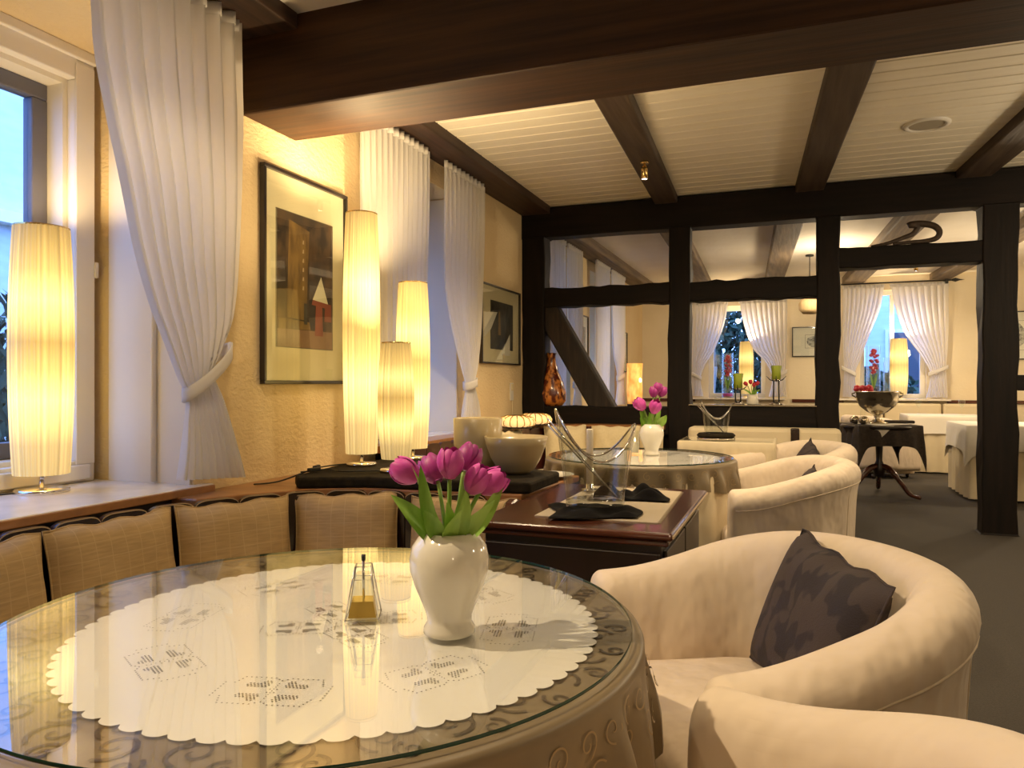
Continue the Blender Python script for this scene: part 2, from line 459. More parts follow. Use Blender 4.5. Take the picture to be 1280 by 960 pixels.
# ------------------------------------------------------------------ timber screen
scr = thing('timber_screen', 'half-timbered partition of dark posts, rails and a diagonal brace', 'partition', (0, SY, 0))
D0, D1 = 0, .20
def jit(mb, seed, amp=.006):
    return mb
def rough_beam(x0, x1, z0, z1, axis, seed, d0=D0, d1=D1, amp=.010):
    """hand-hewn member: its edges wander a little along its length"""
    rnd = random.Random(seed)
    n = 14
    vs = []
    for i in range(n):
        t = i / (n - 1)
        w = [rnd.uniform(-amp, amp) for _ in range(4)]
        if axis == 'z':
            z = z0 + (z1 - z0) * t
            vs += [(x0 + w[0], d0, z), (x1 + w[1], d0, z), (x1 + w[2], d1, z), (x0 + w[3], d1, z)]
        else:
            x = x0 + (x1 - x0) * t
            vs += [(x, d0, z0 + w[0]), (x, d0, z1 + w[1]), (x, d1, z1 + w[2]), (x, d1, z0 + w[3])]
    fs = [(0, 1, 2, 3), tuple((n - 1) * 4 + k for k in (3, 2, 1, 0))]
    for i in range(n - 1):
        for k in range(4):
            l = (k + 1) % 4
            fs.append((i * 4 + k, i * 4 + l, i * 4 + 4 + l, i * 4 + 4 + k))
    return MB().add(vs, fs)
for i, (a, b) in enumerate([(-2.38, -2.162), (-1.018, -.832), (.184, .365), (1.362, 1.60), (2.95, 3.15)]):
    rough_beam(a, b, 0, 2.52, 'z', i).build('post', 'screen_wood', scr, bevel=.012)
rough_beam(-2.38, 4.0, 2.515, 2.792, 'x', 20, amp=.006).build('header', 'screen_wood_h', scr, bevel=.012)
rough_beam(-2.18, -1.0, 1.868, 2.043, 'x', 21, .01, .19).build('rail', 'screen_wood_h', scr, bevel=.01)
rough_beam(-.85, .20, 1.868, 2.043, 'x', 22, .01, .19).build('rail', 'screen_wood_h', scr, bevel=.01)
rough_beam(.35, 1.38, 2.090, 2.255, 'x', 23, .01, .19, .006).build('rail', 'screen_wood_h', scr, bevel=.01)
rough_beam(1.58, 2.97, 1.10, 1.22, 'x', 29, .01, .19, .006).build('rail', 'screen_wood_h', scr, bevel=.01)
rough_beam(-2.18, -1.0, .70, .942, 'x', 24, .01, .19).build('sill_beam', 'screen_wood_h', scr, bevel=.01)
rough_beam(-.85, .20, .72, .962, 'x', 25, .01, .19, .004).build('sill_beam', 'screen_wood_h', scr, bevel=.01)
MB().add([(-2.17, .03, 1.90), (-2.06, .03, 1.90), (-1.49, .03, .93), (-1.74, .03, .93), (-2.17, .03, 1.66), (-2.17, .17, 1.90), (-2.06, .17, 1.90), (-1.49, .17, .93), (-1.74, .17, .93), (-2.17, .17, 1.66)],
         [(0, 4, 3, 2, 1), (5, 6, 7, 8, 9), (0, 1, 6, 5), (1, 2, 7, 6), (2, 3, 8, 7), (3, 4, 9, 8), (4, 0, 5, 9)]).build('brace', 'brace_wood', scr, bevel=.015)
MB().box(-2.17, -1.01, .06, .12, 0, .72).box(-.84, .19, .06, .12, 0, .72).build('infill_panel', 'screen_wood', scr)
MB().box(-.84, .19, -.01, .21, .962, .974).build('glass_ledge', 'chrome', scr, bevel=.003)

# ------------------------------------------------------------------ windows
def wall_window(n, y0, y1, z0, z1, sill_x, sill_y0, sill_y1, depth_sign=1, mull=None):
    w = bpy.data.objects.new('window_%d' % n, None); col.objects.link(w); w.location = (FX, (y0 + y1) / 2, z0); struct(w)
    o = w.location
    fr = MB()
    t = .095
    for a, b, c, d in ((y0, y1, z1 - t, z1), (y0, y1, z0, z0 + t), (y0, y0 + t, z0 + t, z1 - t), (y1 - t, y1, z0 + t, z1 - t)):
        fr.box(FX, FX + .05, a, b, c, d)
    fr.build('window_frame', 'frame_paint', w, off=o, bevel=.006)
    fr = MB()
    for a, b, c, d in ((y0 - .05, y1 + .05, z1 - t - .02, z1 + .05), (y0 - .05, y0 + t + .02, z0 + t + .02, z1 - t - .02), (y1 - t - .02, y1 + .05, z0 + t + .02, z1 - t - .02), (y0 - .05, y1 + .05, z0 - .03, z0 + t + .02)):
        fr.box(FX - .15, FX, a, b, c, d)
    fr.build('reveal_lining', 'reveal_paint', w, off=o)
    a0, a1, c0, c1 = y0 + t + .02, y1 - t - .02, z0 + t + .02, z1 - t - .02
    s = .07
    fr = MB()
    mids = [a0 + (a1 - a0) * k for k in (mull or [])]
    for a, b, c, d in [(a0, a1, c1 - s, c1), (a0, a1, c0, c0 + s), (a0, a0 + s, c0 + s, c1 - s), (a1 - s, a1, c0 + s, c1 - s)] + [(m - s / 2, m + s / 2, c0 + s, c1 - s) for m in mids]:
        fr.box(FX - .15, FX - .09, a, b, c, d)
    fr.build('sash', 'window_grey', w, off=o, bevel=.006)
    ed = [a0 + s] + [q for m in mids for q in (m - s / 2, m + s / 2)] + [a1 - s]
    for i in range(0, len(ed), 2):
        MB().box(FX - .125, FX - .117, ed[i], ed[i + 1], c0 + s, c1 - s).build('pane', 'pane_glass', w, off=o)
    MB().box(FX - .02, sill_x, sill_y0, sill_y1, z0 - .03, z0).build('window_sill', 'sill_stone', w, off=o, bevel=.006)
    MB().box(sill_x - .012, sill_x + .006, sill_y0, sill_y1, z0 - .036, z0 - .004).build('sill_edge', 'counter_wood', w, off=o, bevel=.004)
    MB().box(WX + .005, sill_x - .02, sill_y0, sill_y1, z0 - .30, z0 - .036).build('sill_panel', 'mahogany_dark', w, off=o)
    return w
w1 = wall_window(1, .50, 2.44, .722, 2.567, -2.33, .45, 2.55, mull=[.42])
o = w1.location
MB().box(FX + .05, FX + .058, 2.345, 2.435, .80, 2.54).build('cover_strip', 'frame_paint', w1, off=o, bevel=.003)
MB().box(FX + .05, FX + .075, .50, 2.44, 2.555, 2.60).build('head_moulding', 'frame_paint', w1, off=o, bevel=.006)
MB().box(FX + .055, FX + .075, .50, 2.40, .735, .80).build('casement_rail', 'frame_paint', w1, off=o, bevel=.006)
MB().box(FX + .05, FX + .066, 2.432, 2.45, 1.62, 1.69).build('hinge', 'frame_paint', w1, off=o, bevel=.004)
MB().box(FX + .10, WX - .01, 2.470, 2.478, .722, 2.69).build('reveal_panel', 'reveal_paint', w1, off=o)
MB().tube([(-2.58, 2.462, .73), (-2.58, 2.462, 1.9)], .012, 8).build('heating_pipe', 'reveal_paint', w1, off=o)
w2 = wall_window(2, 4.02, 5.14, .786, 2.56, -2.33, 3.95, 5.25)
MB().box(FX + .06, WX - .01, 5.150, 5.158, .786, 2.56).build('reveal_panel', 'reveal_paint', w2, off=w2.location)
wall_window(3, 7.17, 8.20, .84, 2.56, -2.33, 7.1, 8.3)
wall_window(4, 9.12, 10.48, .84, 2.56, -2.33, 9.0, 10.6)
def back_window(n, x0, x1, z0, z1, glazing):
    w = bpy.data.objects.new('window_%d' % n, None); col.objects.link(w); w.location = ((x0 + x1) / 2, BY, z0); struct(w)
    o = w.location
    fr = MB(); t = .07
    for a, b, c, d in ((x0, x1, z1 - t, z1), (x0, x1, z0, z0 + t), (x0, x0 + t, z0 + t, z1 - t), (x1 - t, x1, z0 + t, z1 - t)):
        fr.box(a, b, BY + .10, BY + .17, c, d)
    if glazing:
        xm = (x0 + x1) / 2
        fr.box(xm - .03, xm + .03, BY + .11, BY + .16, z0 + t, z1 - t)
    fr.build('window_frame', 'frame_paint', w, off=o, bevel=.005)
    if glazing:
        xm = (x0 + x1) / 2
        MB().box(x0 + t, xm - .03, BY + .13, BY + .138, z0 + t, z1 - t).build('pane', 'pane_glass', w, off=o)
        MB().box(xm + .03, x1 - t, BY + .13, BY + .138, z0 + t, z1 - t).build('pane', 'pane_glass', w, off=o)
    else:
        MB().box(x0 + t, x1 - t, BY + .13, BY + .138, z0 + t, z1 - t).build('pane', 'pane_glass', w, off=o)
    MB().box(x0 - .3, x1 + .3, BY - .16, BY + .1, z0 - .03, z0).build('window_sill', 'sill_stone', w, off=o, bevel=.005)
back_window(5, -1.28, -.40, .93, 2.42, False)
back_window(6, .98, 1.88, .93, 2.58, True)

# ------------------------------------------------------------------ curtains
def curtain(rows, depth, folds, amp, label, axis='y', tie=None, mat='curtain_white', group=None, sign=1, hem=True):
    """rows: (s_left, z_left, s_right, z_right, amp factor) from top to bottom; axis y = on the window wall, x = on the back wall"""
    R = catmull(rows, 6)
    def W(s, d, z):
        return (depth + sign * d, s, z) if axis == 'y' else (s, depth - sign * d, z)
    base = W((rows[-1][0] + rows[-1][2]) / 2, 0, rows[-1][1])
    t = thing('curtain', label, 'curtain', base, 0, group)
    nc = folds * 8 + 1
    rnd = random.Random(len(label))
    ph = [rnd.uniform(-.5, .5) for _ in range(folds + 2)]
    def pt(u, v):
        r = R[min(len(R) - 1, int(round(u * (len(R) - 1))))]
        s = r[0] + (r[2] - r[0]) * v; z = r[1] + (r[3] - r[1]) * v
        k = v * folds; i = int(k); p = ph[i] * (1 - (k - i)) + ph[i + 1] * (k - i)
        d = amp * r[4] * math.sin(2 * PI * folds * v + p)
        return W(s + .15 * (r[2] - r[0]) / folds * math.cos(2 * PI * folds * v), d, z)
    MB().grid(pt, len(R), nc).build('drape', mat, t, off=base)
    # heading tape with small gathers
    r = rows[0]
    hd = MB()
    def hp(u, v):
        s = r[0] + (r[2] - r[0]) * v
        return W(s, amp * r[4] * 1.1 * math.sin(2 * PI * folds * v + ph[int(v * folds)] * 0) + .004, r[1] + .01 - .05 * u)
    hd.grid(hp, 3, nc).build('heading', mat, t, off=base, solid=.003)
    if tie:
        (s0, z0, s1, z1, th) = tie
        tb = MB()
        def tp(u, v):
            a = 2 * PI * v
            s = (s0 + s1) / 2 + (s1 - s0) / 2 * math.cos(a); z = (z0 + z1) / 2 + (z1 - z0) / 2 * math.cos(a)
            return W(s, th * math.sin(a), z + .03 - .06 * u)
        tb.grid(tp, 4, 24, cv=True).build('tieback', mat, t, off=base, solid=.004)
    return t
# near window: gathered towards the wall hook on the right
curtain([(1.85, 2.715, 2.595, 2.715, .8), (1.870, 2.45, 2.60, 2.45, .9), (1.884, 2.30, 2.604, 2.30, 1), (1.93, 2.10, 2.60, 2.12, 1), (1.988, 1.89, 2.594, 1.93, 1), (2.05, 1.645, 2.582, 1.70, .9), (2.12, 1.45, 2.57, 1.55, .8),
         (2.19, 1.31, 2.545, 1.42, .7), (2.255, 1.18, 2.49, 1.30, .6), (2.30, 1.10, 2.44, 1.20, .5), (2.292, 1.00, 2.50, 1.08, .6), (2.275, .88, 2.57, .90, .9), (2.255, .775, 2.625, .745, 1)],
        -2.24, 9, .038, 'white curtain tied back beside the nearest window', tie=(2.285, 1.105, 2.545, 1.30, .05))
curtain([(3.60, 2.70, 4.44, 2.70, .8), (3.60, 2.3, 4.43, 2.3, 1), (3.62, 1.8, 4.40, 1.8, 1), (3.64, 1.3, 4.36, 1.3, 1), (3.66, .83, 4.33, .83, 1)],
        -2.27, 13, .026, 'straight white curtain behind the tallest glowing lamp')
curtain([(4.68, 2.70, 5.40, 2.70, .8), (4.68, 2.3, 5.39, 2.3, 1), (4.69, 1.9, 5.36, 1.9, 1), (4.78, 1.62, 5.34, 1.65, .9), (4.90, 1.40, 5.31, 1.45, .8), (5.00, 1.24, 5.27, 1.28, .6), (5.06, 1.12, 5.22, 1.15, .5), (5.0, .95, 5.30, .98, .8), (4.96, .79, 5.34, .79, 1)],
        -2.27, 10, .024, 'white curtain tied back left of the small dark picture', tie=(5.04, 1.13, 5.24, 1.17, .04))
curtain([(7.05, 2.66, 7.66, 2.66, .8), (7.05, 1.8, 7.66, 1.8, 1), (7.05, .9, 7.66, .9, 1)], -2.27, 8, .026, 'far-room curtain just behind the left screen post')
curtain([(7.72, 2.66, 8.33, 2.66, .8), (7.74, 2.1, 8.33, 2.1, 1), (7.80, 1.5, 8.32, 1.5, 1), (8.02, 1.15, 8.24, 1.18, .6), (7.95, .86, 8.30, .86, 1)], -2.27, 8, .024, 'far-room curtain left of the tall narrow picture', tie=(8.0, 1.13, 8.26, 1.18, .04))
curtain([(8.97, 2.68, 9.72, 2.68, .8), (8.97, 1.8, 9.7, 1.8, 1), (8.97, .9, 9.66, .9, 1)], -2.27, 9, .026, 'far-room curtain right of the tall narrow picture')
curtain([(9.82, 2.68, 10.68, 2.68, .8), (9.85, 2.1, 10.68, 2.1, 1), (9.95, 1.6, 10.66, 1.6, 1), (10.2, 1.25, 10.58, 1.3, .6), (10.1, .86, 10.66, .86, 1)], -2.27, 9, .024, 'far-room curtain left of the amber corner lamp', tie=(10.18, 1.22, 10.6, 1.3, .04))
def back_curtains(x0, xm0, xm1, x1, zt, zb, la, lb, tiez):
    dp = BY - .17
    a = .30 * (xm0 - x0)
    curtain([(x0, zt, xm0, zt, .8), (x0, zt - .35, xm0 - .06, zt - .35, 1), (x0, zt - .75, xm0 - .20, zt - .75, 1), (x0 + .01, tiez + .25, x0 + a * 1.5, tiez + .2, .8), (x0 + .02, tiez, x0 + a, tiez - .06, .6), (x0, zb, x0 + a * 1.25, zb, 1)], dp, 9, .022, la, 'x', tie=(x0 - .01, tiez + .05, x0 + a + .02, tiez - .06, .045))
    b = .30 * (x1 - xm1)
    curtain([(xm1, zt, x1, zt, .8), (xm1 + .06, zt - .35, x1, zt - .35, 1), (xm1 + .20, zt - .75, x1, zt - .75, 1), (x1 - b * 1.5, tiez + .2, x1 - .01, tiez + .25, .8), (x1 - b, tiez - .06, x1 - .02, tiez, .6), (x1 - b * 1.25, zb, x1, zb, 1)], dp, 9, .022, lb, 'x', tie=(x1 - b - .02, tiez - .06, x1 + .01, tiez + .05, .045))
back_curtains(-1.58, -.97, -.80, -.08, 2.48, .95, 'left curtain of the far window with bare branches outside', 'right curtain of the far window with bare branches outside', 1.30)
back_curtains(.72, 1.29, 1.37, 2.13, 2.64, .95, 'left curtain of the far window beside the doorway, above the silver bowl', 'right curtain hanging from the black rod with a pointed finial', 1.35)
rod = thing('curtain_rod', 'thin black iron curtain rod with pointed finial', 'curtain rod', (1.4, BY - .17, 2.67))
MB().tube([(.70, 0 + BY - .17, 2.67), (2.20, BY - .17, 2.67)], .012).build('rod', 'iron_black', rod, off=rod.location)
MB().lathe([(0, -.06), (.012, -.05), (.03, 0), (.012, .05), (.0, .12)], 10).build('finial', 'iron_black', rod).matrix_local = Matrix.Translation((.83, 0, 0)) @ Matrix.Rotation(PI / 2, 4, 'Y')
MB().box(2.10, 2.14, BY - .18, BY, 2.62, 2.73).build('bracket', 'iron_black', rod, off=rod.location, bevel=.004)

# ------------------------------------------------------------------ pictures
def picture(u0, u1, z0, z1, mrg, art, label, axis='y', frame='frame_black', matm='mat_cream', fw=.018, extra=None):
    """u runs along the wall; art builds the print from (u,z) coordinates in 0..1 of the opening"""
    dep = .03
    def W(u, d, z):
        return (WX + .004 + d, u, z) if axis == 'y' else (u, BY - .004 - d, z)
    base = W((u0 + u1) / 2, 0, z0)
    t = thing('framed_picture', label, 'picture', base)
    def slab(mb, a, b, c, d, e, f, mi=0):
        p, q = W(a, e, c), W(b, f, d)
        mb.box(min(p[0], q[0]), max(p[0], q[0]), min(p[1], q[1]), max(p[1], q[1]), c, d, mi)
    m = MB()
    for a, b, c, d in ((u0, u1, z1 - fw, z1), (u0, u1, z0, z0 + fw), (u0, u0 + fw, z0 + fw, z1 - fw), (u1 - fw, u1, z0 + fw, z1 - fw)):
        slab(m, a, b, c, d, 0, dep)
    m.build('frame', frame, t, off=base, bevel=.003)
    m = MB(); slab(m, u0 + fw * .5, u1 - fw * .5, z0 + fw * .5, z1 - fw * .5, .002, .010)
    m.build('mat_board', matm, t, off=base)
    a0, a1, b0, b1 = u0 + mrg[0], u1 - mrg[1], z0 + mrg[2], z1 - mrg[3]
    m = MB()
    for a, b, c, d in ((a0 - .008, a1 + .008, b1, b1 + .004), (a0 - .008, a1 + .008, b0 - .004, b0), (a0 - .008, a0 - .004, b0, b1), (a1 + .004, a1 + .008, b0, b1)):
        slab(m, a, b, c, d, .010, .0115)
    m.build('mat_line', 'frame_thin', t, off=base)
    mats = ['print_brown']; m = MB(); slab(m, a0, a1, b0, b1, .010, .012)
    if art == 'dark': mats = ['print_dark']
    if art == 'grey': mats = ['mat_white']
    def P(pts, mat, d):
        if mat not in mats: mats.append(mat)
        m.poly([W(a0 + (a1 - a0) * x, .012 + d, b0 + (b1 - b0) * y) for x, y in pts], mats.index(mat))
    if art == 'sail':
        P([(0, 0), (1, 0), (1, .14), (0, .13)], 'print_floor', .0004)
        P([(.02, .13), (.58, .14), (.56, .20), (.02, .21)], 'print_ochre', .0006)
        P([(.16, .22), (.50, .21), (.56, .90), (.20, .95)], 'print_ochre', .0005)  # glowing curtain reflection painted into the print
        P([(.62, .38), (.92, .36), (.78, .57)], 'print_white', .0008)
        P([(.60, .34), (.98, .32), (.98, .36), (.62, .38)], 'print_red', .0010)
        P([(.66, .10), (.82, .10), (.80, .34), (.68, .34)], 'print_red', .0012)
        P([(.84, .22), (.98, .22), (.98, .32), (.86, .33)], 'print_red', .0012)
        P([(.46, .18), (.52, .18), (.52, .34), (.46, .34)], 'print_dark', .0012)
        for k in range(6):
            P([(.43, .44 + k * .07), (.46, .44 + k * .07), (.46, .47 + k * .07), (.44, .47 + k * .07)], 'slat_edge', .0012)
    if art == 'dark':
        P([(-.28, .22), (.0, .40), (.28, .78), (-.28, .72)], 'print_white', .0008)
        P([(.42, -.12), (.86, -.12), (.86, .36)], 'print_white', .0008)
        P([(.30, .30), (.44, .30), (.40, .80), (.34, .80)], 'print_ochre', .0006)
    if art == 'grey':
        import math as _m
        P([(.5 + .46 * _m.cos(a * .5236) * (1 + .12 * _m.sin(a * 3.1)), .5 + .46 * _m.sin(a * .5236) * (1 + .1 * _m.cos(a * 2.3))) for a in range(12)], 'print_grey', .0005)
    m.build('print', mats, t, off=base)
    m = MB(); slab(m, u0 + fw, u1 - fw, z0 + fw, z1 - fw, .018, .021)
    m.build('picture_glass', 'glass_clear', t, off=base)
    return t
picture(2.895, 3.605, 1.150, 2.208, (.115, .13, .187, .195), 'sail', 'large framed print with a small white sail, hanging behind the lamps')
picture(5.56, 6.47, 1.32, 1.985, (.22, .17, .13, .13), 'dark', 'smaller framed dark print beside the left screen post', fw=.014)
picture(8.37, 8.93, 1.20, 1.98, (.1, .1, .14, .14), 'dark', 'tall narrow framed print between two far-room curtains', frame='frame_thin', matm='mat_white', fw=.014)
picture(10.73, 11.25, 1.33, 1.93, (.1, .1, .12, .12), 'dark', 'small framed print above the amber corner lamp', frame='frame_thin', matm='mat_white', fw=.014)
picture(.0, .62, 1.577, 2.05, (.20, .12, .14, .13), 'grey', 'white framed grey photograph on the far back wall', axis='x', frame='frame_black', matm='mat_white', fw=.016)
picture(2.75, 3.25, 1.50, 2.2, (.1, .1, .14, .14), 'grey', 'framed picture showing right of the doorway post', axis='x', frame='frame_black', matm='mat_white', fw=.016)

# ------------------------------------------------------------------ lamps
def pleated_lamp(loc, H, rmid, rend, zb, label, mat='shade_glow', base_r=.075, nple=44, watts=42):
    t = thing('table_lamp', label, 'lamp', loc, 0, 'pleated column lamps')
    MB().lathe([(0, .0), (base_r, .0), (base_r, .010), (base_r * .93, .016), (.012, .019), (.0, .019)], 28).build('base', 'chrome', t)
    MB().tube([(0, 0, .015), (0, 0, zb + .03)], .009, 10).build('stem', 'chrome', t)
    n = 16
    prof = []
    for i in range(n + 1):
        k = i / n
        prof.append((rend + (rmid - rend) * math.sin(PI * (k * .92 + .04)) ** .8, zb + (H - zb) * k))
    MB().lathe(prof, nple * 4, fn=lambda a, z, r: 1 + .012 * math.sin(nple * a)).build('shade', mat, t)
    MB().lathe([(prof[-1][0] + .001, H - .004), (prof[-1][0] + .002, H + .002), (prof[-1][0] - .004, H + .002)], 32).build('top_ring', 'brass', t)
    l = bpy.data.lights.new('lamp_bulb', 'POINT'); l.energy = watts; l.color = (1, .74, .40); l.shadow_soft_size = .03
    lo = bpy.data.objects.new('lamp_bulb', l); col.objects.link(lo); lo.parent = t; lo.location = (0, 0, H - .05)
    MB().lathe([(.0, zb + .012), (.025, zb + .012), (.03, zb + .05), (.02, zb + .1), (0, zb + .1)], 12).build('socket', 'plastic_white', t)
    return t
pleated_lamp((-2.783, 2.103, .722), 1.047, .113, .094, .072, 'pleated column lamp standing on the nearest window sill', base_r=.098, watts=12)
pleated_lamp((-2.024, 3.232, .742), 1.262, .092, .074, .06, 'tallest pleated lamp of the three on the counter')
pleated_lamp((-1.727, 3.054, .742), .60, .084, .062, .06, 'shortest pleated lamp of the three on the counter', 'shade_dim')
pleated_lamp((-1.931, 3.600, .742), .958, .092, .074, .06, 'middle-height pleated lamp of the three on the counter, rearmost')
pleated_lamp((-.69, BY - .06, .93), .90, .11, .09, .06, 'pleated lamp on the far sill with bare branches outside', 'shade_far', nple=24)
pleated_lamp((1.507, BY - .06, .93), .90, .125, .10, .06, 'pleated lamp on the far sill behind the silver bowl', 'shade_far', nple=24)
def cable(pts, label, name='lamp_cable'):
    t = tag(MB().tube(catmull(pts, 6), .0035, 6).build(name, 'cable_black', at=pts[0]), label, 'cable')
    return t
t = thing('lamp_cable', 'black lamp cable with inline switches lying on the counter', 'cable', (-2.1, 2.95, .742))
o = t.location
MB().tube(catmull([(-2.02, 3.20, .748), (-2.09, 3.22, .748), (-2.13, 3.10, .748), (-2.11, 2.94, .748), (-2.22, 2.84, .70), (-2.28, 2.74, .696)], 6), .0035, 6).build('cord', 'cable_black', t, off=o)
MB().tube(catmull([(-1.74, 3.04, .748), (-1.85, 2.98, .748), (-1.95, 2.93, .748), (-2.05, 2.98, .748), (-2.08, 2.88, .748), (-2.10, 2.84, .748)], 6), .0035, 6).build('cord', 'cable_black', t, off=o)
MB().bar((-2.13, 3.02, .754), (-2.11, 2.96, .754), .022, .018).build('inline_switch', 'cable_black', t, off=o, bevel=.004)
MB().bar((-2.06, 2.93, .754), (-2.08, 2.87, .754), .022, .018).build('inline_switch', 'cable_black', t, off=o, bevel=.004)
cable([(-2.80, 2.03, .728), (-2.83, 1.95, .728), (-2.86, 1.80, .728), (-2.88, 1.5, .728)], 'black cable of the sill lamp by the nearest window')
cb = thing('corner_cabinet', 'low dark cabinet under the amber corner lamp', 'cabinet', (-2.08, 10.45, 0))
MB().box(-.24, .24, -.24, .24, .04, .81).build('body', 'mahogany_dark', cb, bevel=.005)
MB().box(-.26, .26, -.26, .26, .81, .84).build('top', 'mahogany', cb, bevel=.006)
dr = MB().box(.24, .255, -.22, .22, .08, .78).build('door', 'mahogany_dark', cb, bevel=.004)
MB().lathe([(0, 0), (.012, .004), (.012, .02), (0, .024)], 10, c=(.0, .0, .0)).build('knob', 'brass', dr).matrix_local = Matrix.Translation((.255, -.18, .45)) @ Matrix.Rotation(PI / 2, 4, 'Y')
# amber corner lamp and mottled bottle of the far room
t = thing('amber_lamp', 'cylindrical amber glass lamp glowing in the far corner', 'lamp', (-2.08, 10.45, .84))
MB().lathe([(.0, .0), (.105, .0), (.105, .03), (.0, .03)], 24).build('base', 'iron_black', t)
MB().lathe([(.10, .03), (.108, .20), (.104, .40), (.108, .60)], 24, fn=lambda a, z, r: 1 + .03 * math.sin(7 * a + 9 * z)).build('shade', 'amber_glow', t, solid=.004)
MB().lathe([(0, .33), (.02, .34), (.02, .38), (0, .40)], 10, c=(.09, -.06, 0)).build('bulb', 'flame_glow', t)
t = thing('mottled_vase', 'bottle-shaped vase mottled dark red and orange by the left screen post', 'vase', (-2.13, 6.72, .942))
MB().lathe([(0, 0), (.10, 0), (.135, .05), (.14, .12), (.115, .22), (.07, .32), (.045, .40), (.042, .48), (.05, .50), (.04, .50), (.036, .42), (0, .40)], 28).build('body', 'mottled_vase', t)
# low ribbed lamps on the bench ledge
for i, (p, lb) in enumerate([((-2.05, 5.55, .80), 'ribbed glowing lamp shade on the bench ledge, the nearer one'), ((-2.06, 6.02, .80), 'ribbed glowing lamp shade on the bench ledge, the one against the screen')]):
    t = thing('ribbed_lamp', lb, 'lamp', p, 0, 'ribbed lamps on the ledge')
    MB().lathe([(0, 0), (.12, 0), (.12, .012), (0, .012)], 24).build('base', 'mahogany_dark', t)
    MB().lathe([(.10, .012), (.14, .025), (.145, .05), (.125, .08), (.075, .095), (.02, .098)], 120, fn=lambda a, z, r: 1 + .05 * abs(math.sin(8 * a))).build('shade', 'ribbed_glow', t)
    m = MB()
    for k in range(16):
        a = PI * k / 8
        m.tube([((r) * math.cos(a), (r) * math.sin(a), z) for r, z in ((.102, .012), (.145, .025), (.150, .05), (.13, .082), (.078, .099), (.0, .101))], .004, 5)
    m.build('rib', 'brass', t)

# ------------------------------------------------------------------ ceiling fittings
def spot_fixture(pos, label, hang=.05, lit=True, r=.024):
    t = thing('ceiling_spot', label, 'spotlight', pos)
    MB().lathe([(0, 0), (.03, 0), (.03, -.012), (0, -.012)], 16).build('mount', 'brass', t)
    MB().tube([(0, 0, -.01), (0, 0, -hang - .02)], .007, 8).build('stem', 'brass', t)
    MB().lathe([(.0, -hang), (r * .9, -hang), (r, -hang - .02), (r, -hang - .09), (r * .86, -hang - .09), (r * .8, -hang - .02), (0, -hang - .02)], 20).build('housing', 'brass', t)
    MB().lathe([(0, -hang - .082), (r * .84, -hang - .082), (r * .84, -hang - .086), (0, -hang - .086)], 16).build('bulb', 'spot_glow', t)
    return t
def spot_light(i, p, tgt, w, cone, rad, colr=WARM):
    l = bpy.data.lights.new('spot_beam', 'SPOT'); l.energy = w; l.color = colr; l.spot_size = math.radians(cone); l.spot_blend = .7; l.shadow_soft_size = rad
    ob = bpy.data.objects.new('spot_beam', l); col.objects.link(ob)
    d = Vector(tgt) - Vector(p)
    ob.rotation_euler = d.to_track_quat('-Z', 'Y').to_euler()
    ob.location = Vector(p) + d.normalized() * .0
    return ob
f = spot_fixture((-.985, 5.30, JZ), 'small brass spotlight hanging from the joist', .035)
spot_light(0, (-.985, 5.30, JZ - .15), (-.9, 4.9, .7), 70, 130, .03)
f = spot_fixture((-1.10, 8.6, 2.69), 'far-room spotlight seen beside the second screen post', .03)
spot_light(0, (-1.10, 8.6, 2.52), (-.7, 9.8, .9), 100, 150, .05)
f = spot_fixture((1.55, 11.2, CZ), 'far-room spotlight shining above the finial of the curtain rod', .05)
spot_light(0, (1.55, 11.2, 2.62), (1.6, 11.2, .7), 85, 160, .05)
for i, (p, tg, w, cn, rd) in enumerate(SPOTS):
    spot_light(i, p, tg, w, cn, rd)
    spot_fixture((p[0], p[1], JZ if p[1] > 3.5 else CZ), ['ceiling spotlight above the left of the nearest table', 'ceiling spotlight above the camera', 'added fill spotlight above the nearest armchair', 'added fill spotlight above the corner bench', 'added fill spotlight hidden behind the massive beam, left', 'added fill spotlight hidden behind the massive beam, middle', 'added fill spotlight hidden behind the massive beam, right'][i], .03)
def fill_pendant(p, w, label):  # added fill light, dressed with canopy, cord and socket
    t = thing('fill_lamp', label, 'lamp', (p[0], p[1], CZ - .005))
    dz = p[2] - CZ + .005
    MB().lathe([(0, 0), (.05, 0), (.05, -.02), (0, -.02)], 16).build('canopy', 'brass', t)
    MB().tube([(0, 0, -.02), (0, 0, dz + .19)], .005, 6).build('cord', 'cable_black', t)
    MB().lathe([(.0, dz + .20), (.05, dz + .19), (.05, dz + .12), (.0, dz + .11)], 16).build('socket', 'brass', t)
    l = bpy.data.lights.new('fill_bulb', 'POINT'); l.energy = w; l.color = (1, .80, .53); l.shadow_soft_size = .11
    ob = bpy.data.objects.new('fill_bulb', l); col.objects.link(ob); ob.location = p
for i, (p, w) in enumerate(FILL_LIGHTS):
    fill_pendant(p, w, ['added fill lamp behind the camera', 'added fill lamp right of the near armchairs, out of view', 'added fill lamp right of the doorway, out of view', 'added fill lamp at the right of the far room, out of view', 'added fill lamp hidden behind the third screen post'][i])
t = thing('ceiling_speaker', 'round flush loudspeaker set in the boarded ceiling', 'speaker', (.80, 5.35, CZ))
MB().lathe([(.10, -.001), (.105, -.012), (.12, -.014), (.135, -.008), (.138, 0)], 36).build('rim', 'plastic_white', t)
MB().lathe([(0, -.006), (.104, -.006)], 32).build('grille', 'grille_beige', t)
